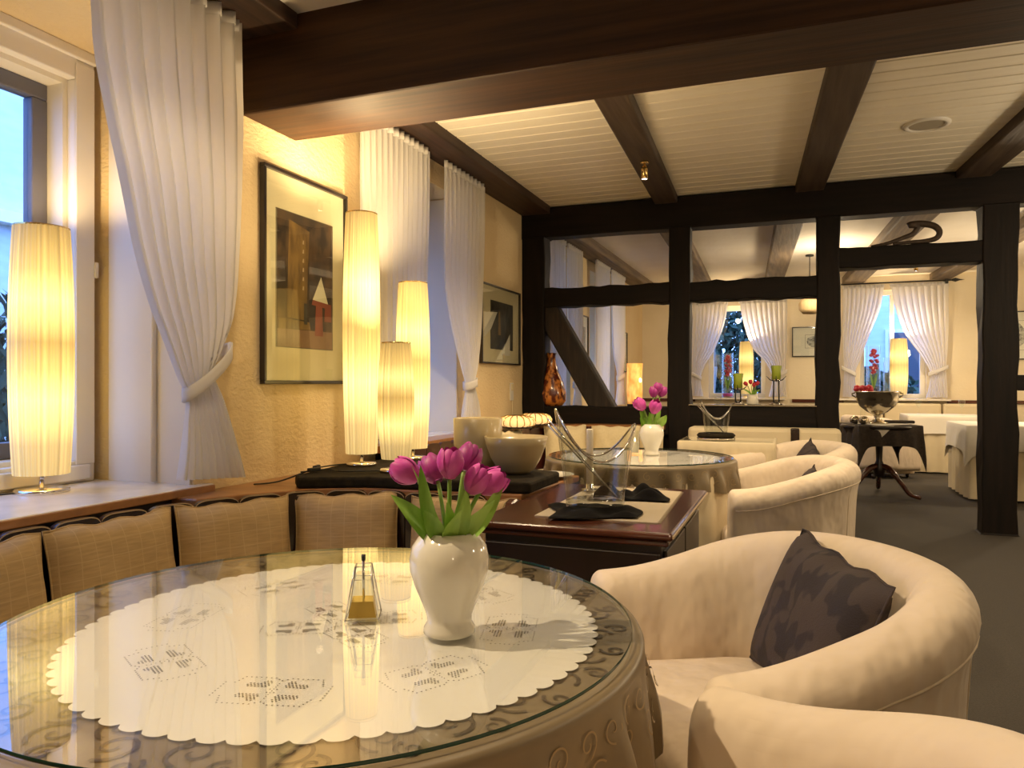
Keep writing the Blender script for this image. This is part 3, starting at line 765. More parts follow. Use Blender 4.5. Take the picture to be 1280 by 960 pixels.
# hanging lamp of the far room
t = thing('pendant_lamp', 'wicker drum pendant hanging before the far back wall', 'lamp', (.21, 10.2, CZ - .005))
MB().lathe([(0, 0), (.05, 0), (.05, -.02), (0, -.02)], 16).build('canopy', 'iron_black', t)
MB().tube([(0, 0, -.02), (0, 0, -.58)], .006, 6).build('cord', 'iron_black', t)
MB().lathe([(.02, -.56), (.10, -.57), (.13, -.62), (.125, -.70), (.08, -.75)], 28, fn=lambda a, z, r: 1 + .015 * math.sin(28 * a)).build('shade', 'wicker', t, solid=.004)
# carved hook on the door rail
t = thing('wooden_hook', 'curved carved wooden hook lying on the rail above the doorway', 'ornament', (.86, SY + .1, 2.255))
pts = catmull([(-.26, 0, .012), (-.14, 0, .03), (-.02, .01, .07), (.05, .02, .10), (.08, .02, .155), (.02, .02, .17), (.10, .02, .175), (.19, .01, .15), (.23, 0, .10), (.21, 0, .05), (.13, 0, .03), (.02, -.005, .028), (-.10, -.01, .02)], 6)
MB().tube(pts, [.010 + .016 * math.sin(PI * i / (len(pts) - 1)) for i in range(len(pts))], 10).build('hook', 'joist_wood', t)

# ------------------------------------------------------------------ round tables
def spiral(mb, cx, cy, r0, turns, a0, flip, w, zf, mi=0):
    """flat scroll ribbon laid on the cloth, zf maps (x, y) to a point"""
    n = int(18 * turns) + 4
    pts = []
    for i in range(n + 1):
        k = i / n
        a = a0 + flip * 2 * PI * turns * k
        r = r0 * (1 - .88 * k)
        pts.append((cx + r * math.cos(a), cy + r * math.sin(a), w * (1 - .45 * k)))
    vs = []
    for i, (x, y, ww) in enumerate(pts):
        a = pts[max(0, i - 1)]; b = pts[min(n, i + 1)]
        dx, dy = b[0] - a[0], b[1] - a[1]; l = math.hypot(dx, dy) or 1
        nx, ny = -dy / l * ww / 2, dx / l * ww / 2
        vs += [zf(x + nx, y + ny), zf(x - nx, y - ny)]
    mb.add(vs, [(2 * i, 2 * i + 1, 2 * i + 3, 2 * i + 2) for i in range(n)], True, mi)
def round_table(c, R, dR, doff, z, near):
    x, y = c
    where = 'nearest round table' if near else 'round table before the screen'
    t = thing('round_table', 'round dining table under cloths, nearest to the camera' if near else 'round dining table under cloths, before the timber screen', 'table', (x, y, 0))
    MB().lathe([(0, z - .035), (R, z - .035), (R + .01, z - .03), (R + .012, z - .012), (R + .004, z - .006), (0, z - .006)], 64).build('tabletop', 'mahogany_dark', t)
    MB().lathe([(0, .04), (.05, .05), (.05, .2), (.035, .35), (.05, .55), (.09, z - .035), (0, z - .035)], 20).build('pedestal', 'mahogany_dark', t)
    for k in range(4):
        a = PI / 4 + PI / 2 * k
        MB().bar((.03 * math.cos(a), .03 * math.sin(a), .09), (.28 * math.cos(a), .28 * math.sin(a), .03), .05, .05).build('foot', 'mahogany_dark', t, bevel=.008)
    # long cream undercloth
    u = tag(MB().lathe([(R - .10, z - .004), (R + .010, z - .004), (R + .017, z - .015), (R + .018, z - .05), (R + .018, z - .25), (R + .02, .30), (R + .03, .03)], 192, c=(x, y, 0),
                       fn=lambda a, zz, r: 1 + (.022 * math.sin(17 * a) + .01 * math.sin(29 * a + 1)) * smooth((z - .05 - zz) / .4)).build('undercloth', 'cream_cloth', at=(x, y, 0)), 'floor-length cream undercloth of the ' + where, 'tablecloth')
    # patterned satin overcloth with a dipping hem
    rr = R + .026
    ct = thing('tablecloth', 'taupe satin tablecloth with scroll pattern on the ' + where, 'tablecloth', (x, y, 0))
    def cl(uu, v):
        a = 2 * PI * v
        wob = .5 + .5 * math.sin(4 * a + .9) * .8 + .12 * math.sin(9 * a)
        hang = .10 + .12 * wob
        if uu < .30:
            k = uu / .30; r = (R - .14) + (rr - .012 - (R - .14)) * k; zz = z
        elif uu < .42:
            k = (uu - .30) / .12; r = rr - .012 + .012 * math.sin(k * PI / 2); zz = z - .012 * (1 - math.cos(k * PI / 2))
        else:
            k = (uu - .42) / .58
            r = rr + (.018 * math.sin(23 * a) + .010 * math.sin(37 * a + 2)) * smooth(k * 1.3) + .012 * k; zz = z - .012 - hang * k
        return (r * math.cos(a), r * math.sin(a), zz)
    MB().grid(cl, 26, 260, cv=True).build('cloth', 'satin_brown', ct)
    mb = MB(); rnd = random.Random(3)
    n = 30 if near else 22
    for i in range(n):
        a = 2 * PI * i / n
        for q, (rad, sz) in enumerate(((R - .055, .032), (R - .018, .020), (R - .092, .026))):
            aa = a + q * .07 + rnd.uniform(-.02, .02)
            spiral(mb, rad * math.cos(aa), rad * math.sin(aa), sz, 1.3, aa + PI * (q % 2) + rnd.uniform(-.5, .5), 1 if (i + q) % 2 else -1, .0062, lambda X, Y: (X, Y, z + .0016))
    mb.build('scroll_pattern', 'scroll_dark', ct)['kind'] = 'stuff'
    mb = MB()
    for i in range(2 * n):
        a = 2 * PI * i / (2 * n)
        for q in range(2):
            zz = z - .045 - .05 * q
            def zf(X, Y, a=a, zz=zz):
                aa = a + X / rr
                k = (z - .012 - (zz + Y)) / .16
                r = rr + .0025 + (.018 * math.sin(23 * aa) + .010 * math.sin(37 * aa + 2)) * smooth(k * 1.1) + .012 * k
                return (r * math.cos(aa), r * math.sin(aa), zz + Y)
            spiral(mb, .012 * (q * 2 - 1), 0, .022, 1.3, i * 1.3 + q * 2, 1 if i % 2 else -1, .003, zf)
    mb.build('scroll_pattern', 'scroll_light', ct)['kind'] = 'stuff'
    # white openwork doily with scalloped rim
    dx, dy = x + doff[0], y + doff[1]
    dt = thing('doily', 'white openwork doily with scalloped rim on the ' + where, 'doily', (dx, dy, z + .002))
    ns = 72
    vs = [(0, 0, .0012)]; m = ns * 6
    for i in range(m):
        a = 2 * PI * i / m; k = (i % 6) / 6
        r = dR - .010 + .011 * math.sqrt(max(0, math.sin(PI * k)))
        vs.append((r * math.cos(a), r * math.sin(a), .0012))
    mb = MB().add(vs, [(0, 1 + i, 1 + (i + 1) % m) for i in range(m)], True)
    mb.build('linen', 'doily_white', dt)
    holes = MB()
    def dot(px, py, r=.0016, ang=0):
        holes.add([(px + r * math.cos(ang + q * PI / 3), py + r * math.sin(ang + q * PI / 3), .0018) for q in range(6)], [(0, 1, 2, 3, 4, 5)])
    def motif(mx, my, ang, s=1.0):
        ca, sa = math.cos(ang), math.sin(ang)
        def D(u, v, r=.0016):
            dot(mx + s * (u * ca - v * sa), my + s * (u * sa + v * ca), r, ang)
        for sx in (-1, 1):
            for sy in (-1, 1):
                for i in range(8):
                    for j in range(6):
                        u, v = .012 + i * .0050 + (j % 2) * .0025, .008 + j * .0046
                        if ((u - .028) / .017) ** 2 + ((v - .016) / .008) ** 2 < 1 or ((u - .018) / .007) ** 2 + ((v - .022) / .012) ** 2 < 1:
                            D(sx * u, sy * v)
        for q in range(-4, 5):
            D(0, q * .006, .0011)
        for q in range(4):
            D(.007 * math.cos(q * PI / 2 + .78), .007 * math.sin(q * PI / 2 + .78), .0013)
        out = [(-.075, -.022), (-.062, -.022), (-.055, -.042), (-.012, -.042), (0, -.034), (.012, -.042), (.055, -.042), (.062, -.022), (.075, -.022), (.075, .022), (.062, .022), (.055, .042), (.012, .042), (0, .034), (-.012, .042), (-.055, .042), (-.062, .022), (-.075, .022)]
        for i in range(len(out)):
            a, b = out[i], out[(i + 1) % len(out)]
            L = math.hypot(b[0] - a[0], b[1] - a[1]); k = max(1, int(L / .0065))
            for q in range(k):
                D(a[0] + (b[0] - a[0]) * q / k, a[1] + (b[1] - a[1]) * q / k, .0014)
    for k in range(8):
        a = 2 * PI * k / 8 + .25
        motif(.285 * dR / .43 * math.cos(a), .285 * dR / .43 * math.sin(a), a + PI / 2, 1.0)
    for sx in (-1, 1):
        for sy in (-1, 1):
            motif(.055 * sx, .05 * sy, .5 * sx * sy, .8)
    holes.build('openwork', 'stitch_hole', dt)['kind'] = 'stuff'
    g = thing('glass_tabletop', 'round clear glass sheet protecting the doily on the ' + where, 'glass sheet', (x, y, z + .0045))
    gr = R + .006
    (MB().lathe([(0, 0), (gr, 0)], 128) if near else MB()).lathe([(0, .006), (gr, .006)], 128).build('sheet', 'table_glass', g)
    MB().lathe([(gr, .001), (gr + .001, .0035), (gr, .006)], 128).build('polished_edge', 'glass_edge', g)
TZ = .74
T1 = (-.760, 1.092); T2 = (-.80, 4.15)
round_table(T1, .522, .430, (.045, -.006), TZ, True)
round_table(T2, .50, .44, (0, 0), TZ, False)
GZ = TZ + .0106    # top of the glass

# ------------------------------------------------------------------ tulips and vases
CR = Vector((.9359, .3522, 0)); CF = Vector((-.3522, .9359, 0))   # right and depth directions of the tables as seen
def vase(loc, s, label):
    t = thing('vase', label, 'vase', loc)
    prof = [(0, .004), (.038, 0), (.042, .003), (.0415, .011), (.036, .020), (.0365, .030), (.044, .050), (.056, .078), (.0635, .104), (.0645, .122), (.060, .142), (.050, .156), (.042, .163), (.040, .165), (.037, .162), (.046, .150), (.056, .12), (.03, .03), (0, .025)]
    MB().lathe([(r * s, z * s) for r, z in prof], 48).build('body', 'porcelain', t)
    return t
def petal_mesh(mat, s):
    mb = MB()
    def p(u, v):
        # u along the petal, v across it
        w = .0185 * math.sin(PI * min(1, .15 + u * .75)) ** .6
        a = (v - .5) * 2
        r = .004 + .0160 * math.sin(PI * (u * .80 + .06)) ** .8
        ang = a * w / max(r, .008)
        return ((r + .001 * abs(a)) * math.cos(ang) * s, (r) * math.sin(ang) * s, .048 * u * s - .006 * a * a * u * u * s)
    mb.grid(p, 9, 7)
    return mb.data('petal', mat)
def leaf(mb, a, b, c, w, twist=0):
    """blade from a over b to tip c (quadratic curve)"""
    a, b, c = Vector(a), Vector(b), Vector(c)
    n = 12
    vs = []
    for i in range(n + 1):
        t = i / n
        p = a * (1 - t) ** 2 + b * 2 * t * (1 - t) + c * t * t
        d = ((b - a) * (1 - t) + (c - b) * t).normalized()
        side = (d.cross(CF)).normalized()
        side = (Matrix.Rotation(twist + .6 * t, 3, d) @ side)
        nrm = side.cross(d)
        ww = w * math.sin(PI * min(1, (.14 + .86 * t))) ** .75 * (1 if t < 1 else 0)
        for q in (-1, -.5, 0, .5, 1):
            vs.append(p + side * ww * q - nrm * ww * .35 * q * q)
    mb.add(vs, [(i * 5 + q, i * 5 + q + 1, i * 5 + 6 + q, i * 5 + 5 + q) for i in range(n) for q in range(4)], True)
def tulip(base, root, head, tilt, s, pm, leaves, label, group, cat='tulip'):
    """base = vase location; root/head: (right, depth, height) from it"""
    base = Vector(base)
    def W(p): return base + CR * p[0] + CF * p[1] + Vector((0, 0, p[2]))
    r0, h0 = W(root), W(head)
    t = thing('tulip', label, cat, r0, 0, group)
    o = r0
    mid = (r0 + h0) / 2 + Vector((0, 0, .015))
    pth = [r0 * (1 - k) ** 2 + mid * 2 * k * (1 - k) + h0 * k * k for k in [i / 8 for i in range(9)]]
    MB().tube(pth, .0035 * s, 8).build('stem', 'stem_green', t, off=o)
    up = (h0 - mid).normalized() + CR * tilt[0] + CF * tilt[1]
    q = up.to_track_quat('Z', 'X').to_matrix().to_4x4()
    for k in range(6):
        ob = bpy.data.objects.new('petal', pm[k % 2]); col.objects.link(ob); ob.parent = t
        ob.matrix_local = Matrix.Translation(h0 - o) @ q @ Matrix.Rotation(k * PI / 3 + (head[0] * 50), 4, 'Z') @ Matrix.Rotation(.06 if k % 2 else -.02, 4, 'Y') @ Matrix.Scale(1.0 if k % 2 == 0 else 1.06, 4)
    for (a, b, c, w, tw) in leaves:
        mb = MB(); leaf(mb, W(a), W(b), W(c), w, tw); mb.build('leaf', 'leaf_green', t, off=o)
    return t
def pmesh(m, s):
    return [petal_mesh(m, s), petal_mesh(m, s * .97)]
PM = pmesh('petal_magenta', 1.0); PP = pmesh('petal_purple', 1.0)
V1 = (-.515, 1.083, GZ)
vase(V1, .99, 'round white porcelain vase on the nearest table')
k = .00130
def rel(u, v, d=0):   # offsets from the vase foot: right, depth, height
    return ((u - 566) * k * .92, d, (803 - v) * k - .022)
G = 'tulips in the nearest vase'
tulip(V1, (-.012, .0, .15), rel(523, 597, .005), (-.9, 0), 1, PM, [((-.02, -.01, .15), rel(535, 650, -.03), rel(491, 612, -.03), .017, .3), ((-.01, -.01, .15), rel(545, 640, -.02), rel(517, 577, -.02), .009, .9)], 'leftmost magenta tulip in the nearest vase, leaning left', G)
tulip(V1, (-.006, .01, .15), rel(548, 602, .03), (-.3, .3), 1, PP, [((-.012, -.015, .15), rel(540, 640, -.04), rel(531, 575, -.04), .012, -.5)], 'dark magenta tulip half hidden behind the front bloom in the nearest vase', G)
tulip(V1, (.0, -.005, .15), rel(567, 594, -.01), (.05, 0), 1.05, PM, [((0, -.02, .15), rel(566, 650, -.05), rel(585, 628, -.05), .013, .3), ((-.008, -.022, .148), rel(550, 650, -.04), rel(536, 628, -.05), .014, -.2), ((.004, -.024, .148), rel(572, 650, -.045), rel(566, 618, -.05), .011, .1)], 'upright magenta tulip at the front top of the nearest vase', G)
tulip(V1, (.008, .012, .15), rel(583, 590, .04), (.2, .2), 1, PP, [((.008, .01, .15), rel(578, 640, .02), rel(585, 600, .02), .012, .4)], 'magenta tulip behind the upright front bloom in the nearest vase', G)
tulip(V1, (.012, .0, .15), rel(592, 611, -.005), (.35, 0), 1, PM, [((.012, -.01, .15), rel(590, 650, -.03), rel(628, 618, -.03), .015, .2)], 'magenta tulip right of centre in the nearest vase', G)
tulip(V1, (.016, .005, .15), rel(608, 611, .0), (.5, 0), 1.05, PM, [((.022, -.005, .15), rel(612, 655, -.01), rel(640, 594, -.01), .012, -.4), ((.012, -.02, .15), rel(588, 640, -.045), rel(590, 605, -.045), .013, .1)], 'rightmost magenta tulip in the nearest vase', G)
V2 = (-.74, 4.20, GZ)
PM2 = pmesh('petal_magenta', 1.6); PP2 = pmesh('petal_purple', 1.25)
vase(V2, 1.05, 'white porcelain vase on the table before the screen')
def rel2(u, v, d=0): return ((u - 823) * .0044, d, (570 - v) * .0044)
G = 'tulips in the far vase'
tulip(V2, (-.01, 0, .16), rel2(813, 512), (-.2, 0), 1.3, PM2, [((-.02, 0, .16), rel2(812, 525), rel2(807, 508), 0.025, .2), ((-.02, 0, .15), rel2(816, 530), rel2(808, 522), 0.028, -.3)], 'lower left purple tulip in the vase before the screen', G)
tulip(V2, (0, -.01, .16), rel2(824, 516, -.03), (.1, 0), 1.3, PM2, [((0, -.02, .16), rel2(822, 530), rel2(820, 515), 0.028, 0)], 'lower front purple tulip in the vase before the screen', G)
tulip(V2, (.0, .01, .16), rel2(826, 496, .02), (0, 0), 1.2, PP2, [((.01, 0, .16), rel2(830, 520), rel2(834, 506), 0.022, .4)], 'small purple tulip left of the topmost one before the screen', G)
tulip(V2, (.01, .01, .16), rel2(830, 491, .02), (.1, 0), 1.2, PP2, [((.02, 0, .16), rel2(836, 528), rel2(842, 519), 0.025, -.2)], 'topmost purple tulip in the vase before the screen', G)
tulip(V2, (.015, 0, .16), rel2(835, 495, .03), (.3, 0), 1.1, PP2, [((.015, .01, .16), rel2(832, 515), rel2(833, 495), 0.019, .6)], 'rightmost small purple tulip before the screen', G)

# ------------------------------------------------------------------ glass oil lamp on the near table
t = thing('oil_lamp', 'small faceted glass oil lamp with golden base on the nearest table', 'oil lamp', (-.690, 1.108, GZ), .45)
def frust(mb, a, b, z0, z1, ty=1):
    vs = [(-a, -a * ty, z0), (a, -a * ty, z0), (a, a * ty, z0), (-a, a * ty, z0), (-b, -b * ty, z1), (b, -b * ty, z1), (b, b * ty, z1), (-b, b * ty, z1)]
    mb.add(vs, [(0, 3, 2, 1), (4, 5, 6, 7), (0, 1, 5, 4), (1, 2, 6, 5), (2, 3, 7, 6), (3, 0, 4, 7)])
mb = MB(); frust(mb, .028, .013, 0, .088); mb.build('body', 'glass_clear', t)
mb = MB(); frust(mb, .022, .012, .006, .075); mb.build('inner_vessel', 'acrylic', t)
mb = MB(); frust(mb, .0235, .0185, .004, .030); mb.build('oil', 'gold_liquid', t)
MB().tube([(0, 0, .02), (0, 0, .104)], .0022, 8).build('wick_tube', 'chrome', t)
MB().lathe([(0, .096), (.0036, .096), (.0036, .106), (0, .106)], 10).build('cap', 'iron_black', t)
edges = MB()
for sx in (-1, 1):
    for sy in (-1, 1):
        edges.tube([(sx * .028, sy * .028, 0), (sx * .013, sy * .013, .088)], .0012, 5)
for z_, a_ in ((.0015, .028), (.088, .013)):
    edges.tube([(-a_, -a_, z_), (a_, -a_, z_), (a_, a_, z_), (-a_, a_, z_)], .0011, 5, closed=True)
edges.tube([(-.0145, -.0145, .066), (.0145, -.0145, .066), (.0145, .0145, .066), (-.0145, .0145, .066)], .0009, 5, closed=True)
edges.build('glass_edge', 'chrome', t)
t = thing('candle_glass', 'small glass tealight holder on the table before the screen', 'candle holder', (-.835, 4.20, GZ))
MB().lathe([(0, 0), (.024, 0), (.026, .05), (.028, .135), (.026, .135), (.024, .05), (.022, .01), (0, .01)], 24).build('glass', 'glass_clear', t)
MB().lathe([(0, .012), (.021, .012), (.022, .07), (0, .07)], 20).build('wax', 'candle_wax', t)
MB().lathe([(0, .07), (.006, .078), (.003, .09), (0, .098)], 10).build('flame', 'flame_glow', t)

# ------------------------------------------------------------------ corner bench with slatted back
BP = catmull([(-2.275, .30), (-2.275, 1.1), (-2.285, 1.70), (-2.265, 2.05), (-2.15, 2.40), (-1.97, 2.67), (-1.76, 2.80), (-1.45, 2.825), (-1.05, 2.87)], 12)
def arclen(path):
    L = [0]
    for a, b in zip(path, path[1:]): L.append(L[-1] + math.hypot(b[0] - a[0], b[1] - a[1]))
    return L
BL = arclen(BP)
def along(path, L, s):
    for i in range(len(L) - 1):
        if L[i + 1] >= s or i == len(L) - 2:
            k = (s - L[i]) / (L[i + 1] - L[i]); a, b = path[i], path[i + 1]
            d = Vector((b[0] - a[0], b[1] - a[1], 0)).normalized()
            return Vector((a[0] + (b[0] - a[0]) * k, a[1] + (b[1] - a[1]) * k, 0)), d
def slat_mesh(w, z0, z1, th, rad, mats):
    """upright board with a rounded top, facing -y; a pale strip runs along its top edge"""
    pts = [(-w / 2, z0)]
    prof = []
    for i in range(7):
        a = PI - i * PI / 12
        prof.append((-w / 2 + rad + rad * math.cos(a), z1 - rad * .55 + rad * .55 * math.sin(a)))
    for i in range(7):
        a = PI / 2 - i * PI / 12
        prof.append((w / 2 - rad + rad * math.cos(a), z1 - rad * .55 + rad * .55 * math.sin(a)))
    poly = [(-w / 2, z0)] + prof + [(w / 2, z0)]
    n = len(poly)
    mb = MB()
    vs = [(x, -th / 2, z) for x, z in poly] + [(x, th / 2, z) for x, z in poly]
    mb.add(vs, [tuple(range(n)), tuple(range(2 * n - 1, n - 1, -1))] + [(i, i + n, (i + 1) % n + n, (i + 1) % n) for i in range(n)])
    # top strip
    vs = []
    for x, z in prof:
        vs += [(x * 1.0, -th / 2 - .002, z + .001), (x, -th / 2 - .002, z - .004)]
    mb.add(vs, [(2 * i, 2 * i + 1, 2 * i + 3, 2 * i + 2) for i in range(len(prof) - 1)], False, 1)
    return mb.data('back_slat', mats)
bench = thing('corner_bench', 'dark curved corner bench with rounded back slats around the nearest table', 'bench', (-2.0, 2.2, 0))
o = bench.location
sm = slat_mesh(.176, .28, .690, .022, .05, ['slat_wood', 'slat_edge'])
n = int(BL[-1] / .182)
for i in range(n):
    p, d = along(BP, BL, .091 + i * .182)
    ob = bpy.data.objects.new('back_slat', sm); col.objects.link(ob); ob.parent = bench
    ob.location = p - o; ob.location.z = 0; ob.rotation_euler = (0, 0, math.atan2(d.y, d.x))
def ribbon(path, offs, z0, z1):
    """closed strip between two offsets (positive = towards the table) of a path"""
    mb = MB(); vs = []
    m = len(path)
    for i, p in enumerate(path):
        a = path[max(0, i - 1)]; b = path[min(m - 1, i + 1)]
        d = Vector((b[0] - a[0], b[1] - a[1])).normalized()
        nx, ny = d.y, -d.x
        for of in offs:
            for z in (z0, z1):
                vs.append((p[0] + nx * of, p[1] + ny * of, z))
    fs = []
    for i in range(m - 1):
        b, c = i * 4, i * 4 + 4
        fs += [(b, c, c + 1, b + 1), (b + 3, c + 3, c + 2, b + 2), (b + 1, c + 1, c + 3, b + 3), (b + 2, c + 2, c, b)]
    fs += [(0, 1, 3, 2), ((m - 1) * 4, (m - 1) * 4 + 2, (m - 1) * 4 + 3, (m - 1) * 4 + 1)]
    mb.add(vs, fs, False)
    return mb
ribbon(BP, (-.035, -.013), .10, .62).build('back_panel', 'slat_wood', bench, off=o)
ribbon(BP, (.02, .44), .36, .42).build('seat', 'cream_cloth', bench, off=o, bevel=.02)
ribbon(BP, (.06, .40), .04, .36).build('seat_box', 'mahogany_dark', bench, off=o)
mb = MB()
prof = [(0, .0), (.0, .60), (.02, .66), (.06, .69), (.11, .70), (.16, .69), (.20, .66), (.22, .60), (.22, 0)]
vs = [(-1.045, 2.62 + a, z) for a, z in prof] + [(-1.0, 2.62 + a, z) for a, z in prof]
m_ = len(prof)
mb.add(vs, [tuple(range(m_)), tuple(range(2 * m_ - 1, m_ - 1, -1))] + [(i, i + m_, (i + 1) % m_ + m_, (i + 1) % m_) for i in range(m_)])
mb.build('end_panel', 'mahogany', bench, off=o, bevel=.012)

# cushions ---------------------------------------------------------
def cushion(name, loc, w, h, th, mat, label, cat='cushion', rz=0, tilt=0, roll=0, group=None, seed=0, sharp=.16, ox=0):
    """pillow standing on its lower edge, facing local -y"""
    rnd = random.Random(seed)
    n = 17
    ph = [rnd.uniform(0, 6.28) for _ in range(6)]
    mb = MB()
    def sk(u, v, sg):
        a, b = u * 2 - 1, v * 2 - 1
        ed = (1 - a ** 4) * (1 - b ** 4)
        d = th / 2 * max(0, ed) ** .55
        pin = 1 - sharp * .35 * (1 - abs(b)) ** 1.0 * 0
        x = a * w / 2 * (1 - .045 * (1 - b * b)); z = b * h / 2 * (1 - .055 * (1 - a * a))
        d *= 1 + .06 * math.sin(5 * a + ph[0]) * math.sin(4 * b + ph[1]) + .04 * math.sin(11 * a + 5 * b + ph[2])
        z += .006 * math.sin(9 * a + ph[3]) * (b > .6)
        return (x, sg * d, z)
    mb.grid(lambda u, v: sk(u, v, -1), n, n)
    mb.grid(lambda u, v: sk(1 - u, v, 1), n, n)
    t = thing(name, label, cat, loc, 0, group)
    t.rotation_euler = Euler((tilt, roll, rz), 'ZYX') if False else (0, 0, 0)
    R = Matrix.Rotation(rz, 4, 'Z') @ Matrix.Rotation(tilt, 4, 'X') @ Matrix.Rotation(roll, 4, 'Y')
    t.matrix_basis = Matrix.Translation(loc) @ R
    mb.build('cover', mat, t)
    e = MB(); pts = []
    for i in range(64):
        k = i / 64 * 4; s_ = int(k); f_ = k - s_
        u, v = [(f_, 0), (1, f_), (1 - f_, 1), (0, 1 - f_)][s_]
        pts.append(sk(u, v, 1))
    e.tube(pts, .0035, 6, closed=True).build('piping', mat, t)
    return t
G = 'tan cushions along the corner bench'
def bench_cushion(s, w, label, seed, h=.36, roll=0, off=.085, z=.505):
    p, d = along(BP, BL, s)
    nx, ny = d.y, -d.x
    cushion('bench_cushion', (p.x + nx * off, p.y + ny * off, z), w, h, .13, 'cushion_tan', label, rz=math.atan2(d.y, d.x), tilt=-.16, roll=roll, group=G, seed=seed)
def near_s(x, y):
    return min(((px - x) ** 2 + (py - y) ** 2, BL[i]) for i, (px, py) in enumerate(BP))[1]
bench_cushion(near_s(-2.28, 1.50) - .02, .44, 'tan checked cushion at the left edge, cut off by the table', 1)
bench_cushion(near_s(-2.28, 1.94), .49, 'tan checked cushion below the sill lamp, second from the left', 2)
bench_cushion(near_s(-2.13, 2.44) - .035, .46, 'tan checked cushion in the bench corner below the tied curtain', 3)
bench_cushion(near_s(-1.80, 2.78), .44, 'tan checked cushion below the shortest lamp', 4, roll=-.02)
bench_cushion(near_s(-1.25, 2.84), .45, 'tan checked cushion behind the tulip vase', 5)

# ------------------------------------------------------------------ counter behind the bench with runner
ct = thing('service_counter', 'brown wooden counter behind the corner bench carrying three lamps', 'counter', (-1.7, 3.2, 0))
o = ct.location
front = [(p[0] - .0, p[1]) for p in BP if p[1] > 2.30]
poly = []
mm = len(front)
for i, p in enumerate(front):
    a = front[max(0, i - 1)]; b = front[min(mm - 1, i + 1)]
    d = Vector((b[0] - a[0], b[1] - a[1])).normalized()
    poly.append((p[0] - d.y * .04, p[1] + d.x * .04))
poly = [q for q in poly if q[0] > WX + .01]
top = [(WX + .003, poly[0][1])] + poly + [(-1.0, 3.62), (WX + .003, 3.80)]
MB().prism(top, .66, .690).build('worktop', 'counter_wood', ct, off=o, bevel=.006)
MB().prism([(x * .985 - .03, y * .985 + .05) for x, y in top if x > WX + .1] + [(WX + .1, 3.6), (WX + .1, 2.6)], .0, .66).build('cabinet_body', 'mahogany_dark', ct, off=o)
rt = tag(MB().prism([(-2.10, 2.80), (-2.03, 2.72), (-1.90, 2.79), (-1.75, 2.855), (-1.43, 2.872), (-1.02, 2.93), (-1.02, 3.35), (-1.30, 3.45), (-1.62, 3.50), (-1.80, 3.70), (-2.08, 3.62), (-2.16, 3.25)], .690, .7395).build('table_runner', 'runner_black', at=(-1.6, 3.1, .690), bevel=.012), 'black cloth runner under the three counter lamps', 'table runner')
tag(MB().lathe([(0, 0), (.085, 0), (.095, .01), (.108, .06), (.115, .14), (.117, .245), (.113, .248), (.108, .24), (.104, .14), (.09, .02), (0, .016)], 48, c=(-1.405, 3.27, .741)).build('ceramic_pot', 'ceramic_taupe', at=(-1.405, 3.27, .741)), 'tall cylindrical taupe ceramic pot beside the lamps', 'pot')
tag(MB().lathe([(0, 0), (.06, 0), (.085, .02), (.115, .07), (.137, .13), (.147, .168), (.142, .170), (.128, .13), (.105, .07), (.07, .025), (0, .018)], 48, c=(-1.185, 3.20, .741)).build('ceramic_bowl', 'ceramic_taupe', at=(-1.185, 3.20, .741)), 'flared taupe ceramic bowl next to the cylindrical pot', 'bowl')

# ------------------------------------------------------------------ sideboard and its things
sb = thing('sideboard', 'low dark mahogany sideboard with moulded top between bench and armchairs', 'sideboard', (-.68, 2.75, 0))
o = sb.location
MB().box(-.99, -.335, 2.255, 3.24, .675, .700).build('top', 'mahogany', sb, off=o, bevel=.010, seg=3)
MB().box(-.98, -.350, 2.27, 3.23, .655, .675).build('moulding', 'mahogany', sb, off=o, bevel=.006)
MB().box(-.335 - .004, -.331, 2.26, 3.235, .684, .692).build('pale_edge', 'slat_edge', sb, off=o)  # thin pale strip along the edge of the top
MB().box(-.96, -.375, 2.295, 3.21, .06, .655).build('body', 'mahogany_dark', sb, off=o, bevel=.004)
for y0, y1 in ((2.33, 2.74), (2.76, 3.17)):
    dd = MB().box(-.376, -.362, y0, y1, .10, .63).build('door', 'mahogany_dark', sb, off=o, bevel=.004)
    MB().lathe([(0, 0), (.008, .004), (.012, .016), (.008, .024), (0, .026)], 12).build('knob', 'brass', dd).matrix_local = Matrix.Translation((-.362 - o.x, (y1 - .05 if y0 < 2.5 else y0 + .05) - o.y, .40)) @ Matrix.Rotation(PI / 2, 4, 'Y')
MB().box(-.955, -.38, 2.283, 2.297, .10, .63).build('side_panel', 'mahogany_dark', sb, off=o, bevel=.004)
MB().box(-.95, -.39, 2.31, 3.2, 0, .06).build('plinth', 'mahogany_dark', sb, off=o)
rl = thing('lace_runner', 'cream lace-edged linen runner on the sideboard', 'table runner', (-.58, 2.78, .7005))
MB().prism([(-.24, -.385), (.175, -.375), (.150, .36), (-.24, .40)], 0, .003).build('linen', 'linen_cream', rl)
m = MB()
for i in range(36):
    yy = -.37 + i * .0203
    m.prism([(.172 - (yy + .37) * .034, yy), (.186 - (yy + .37) * .034, yy + .006), (.172 - (yy + .37) * .034, yy + .012)], 0, .0025)
m.build('lace_edge', 'linen_cream', rl)
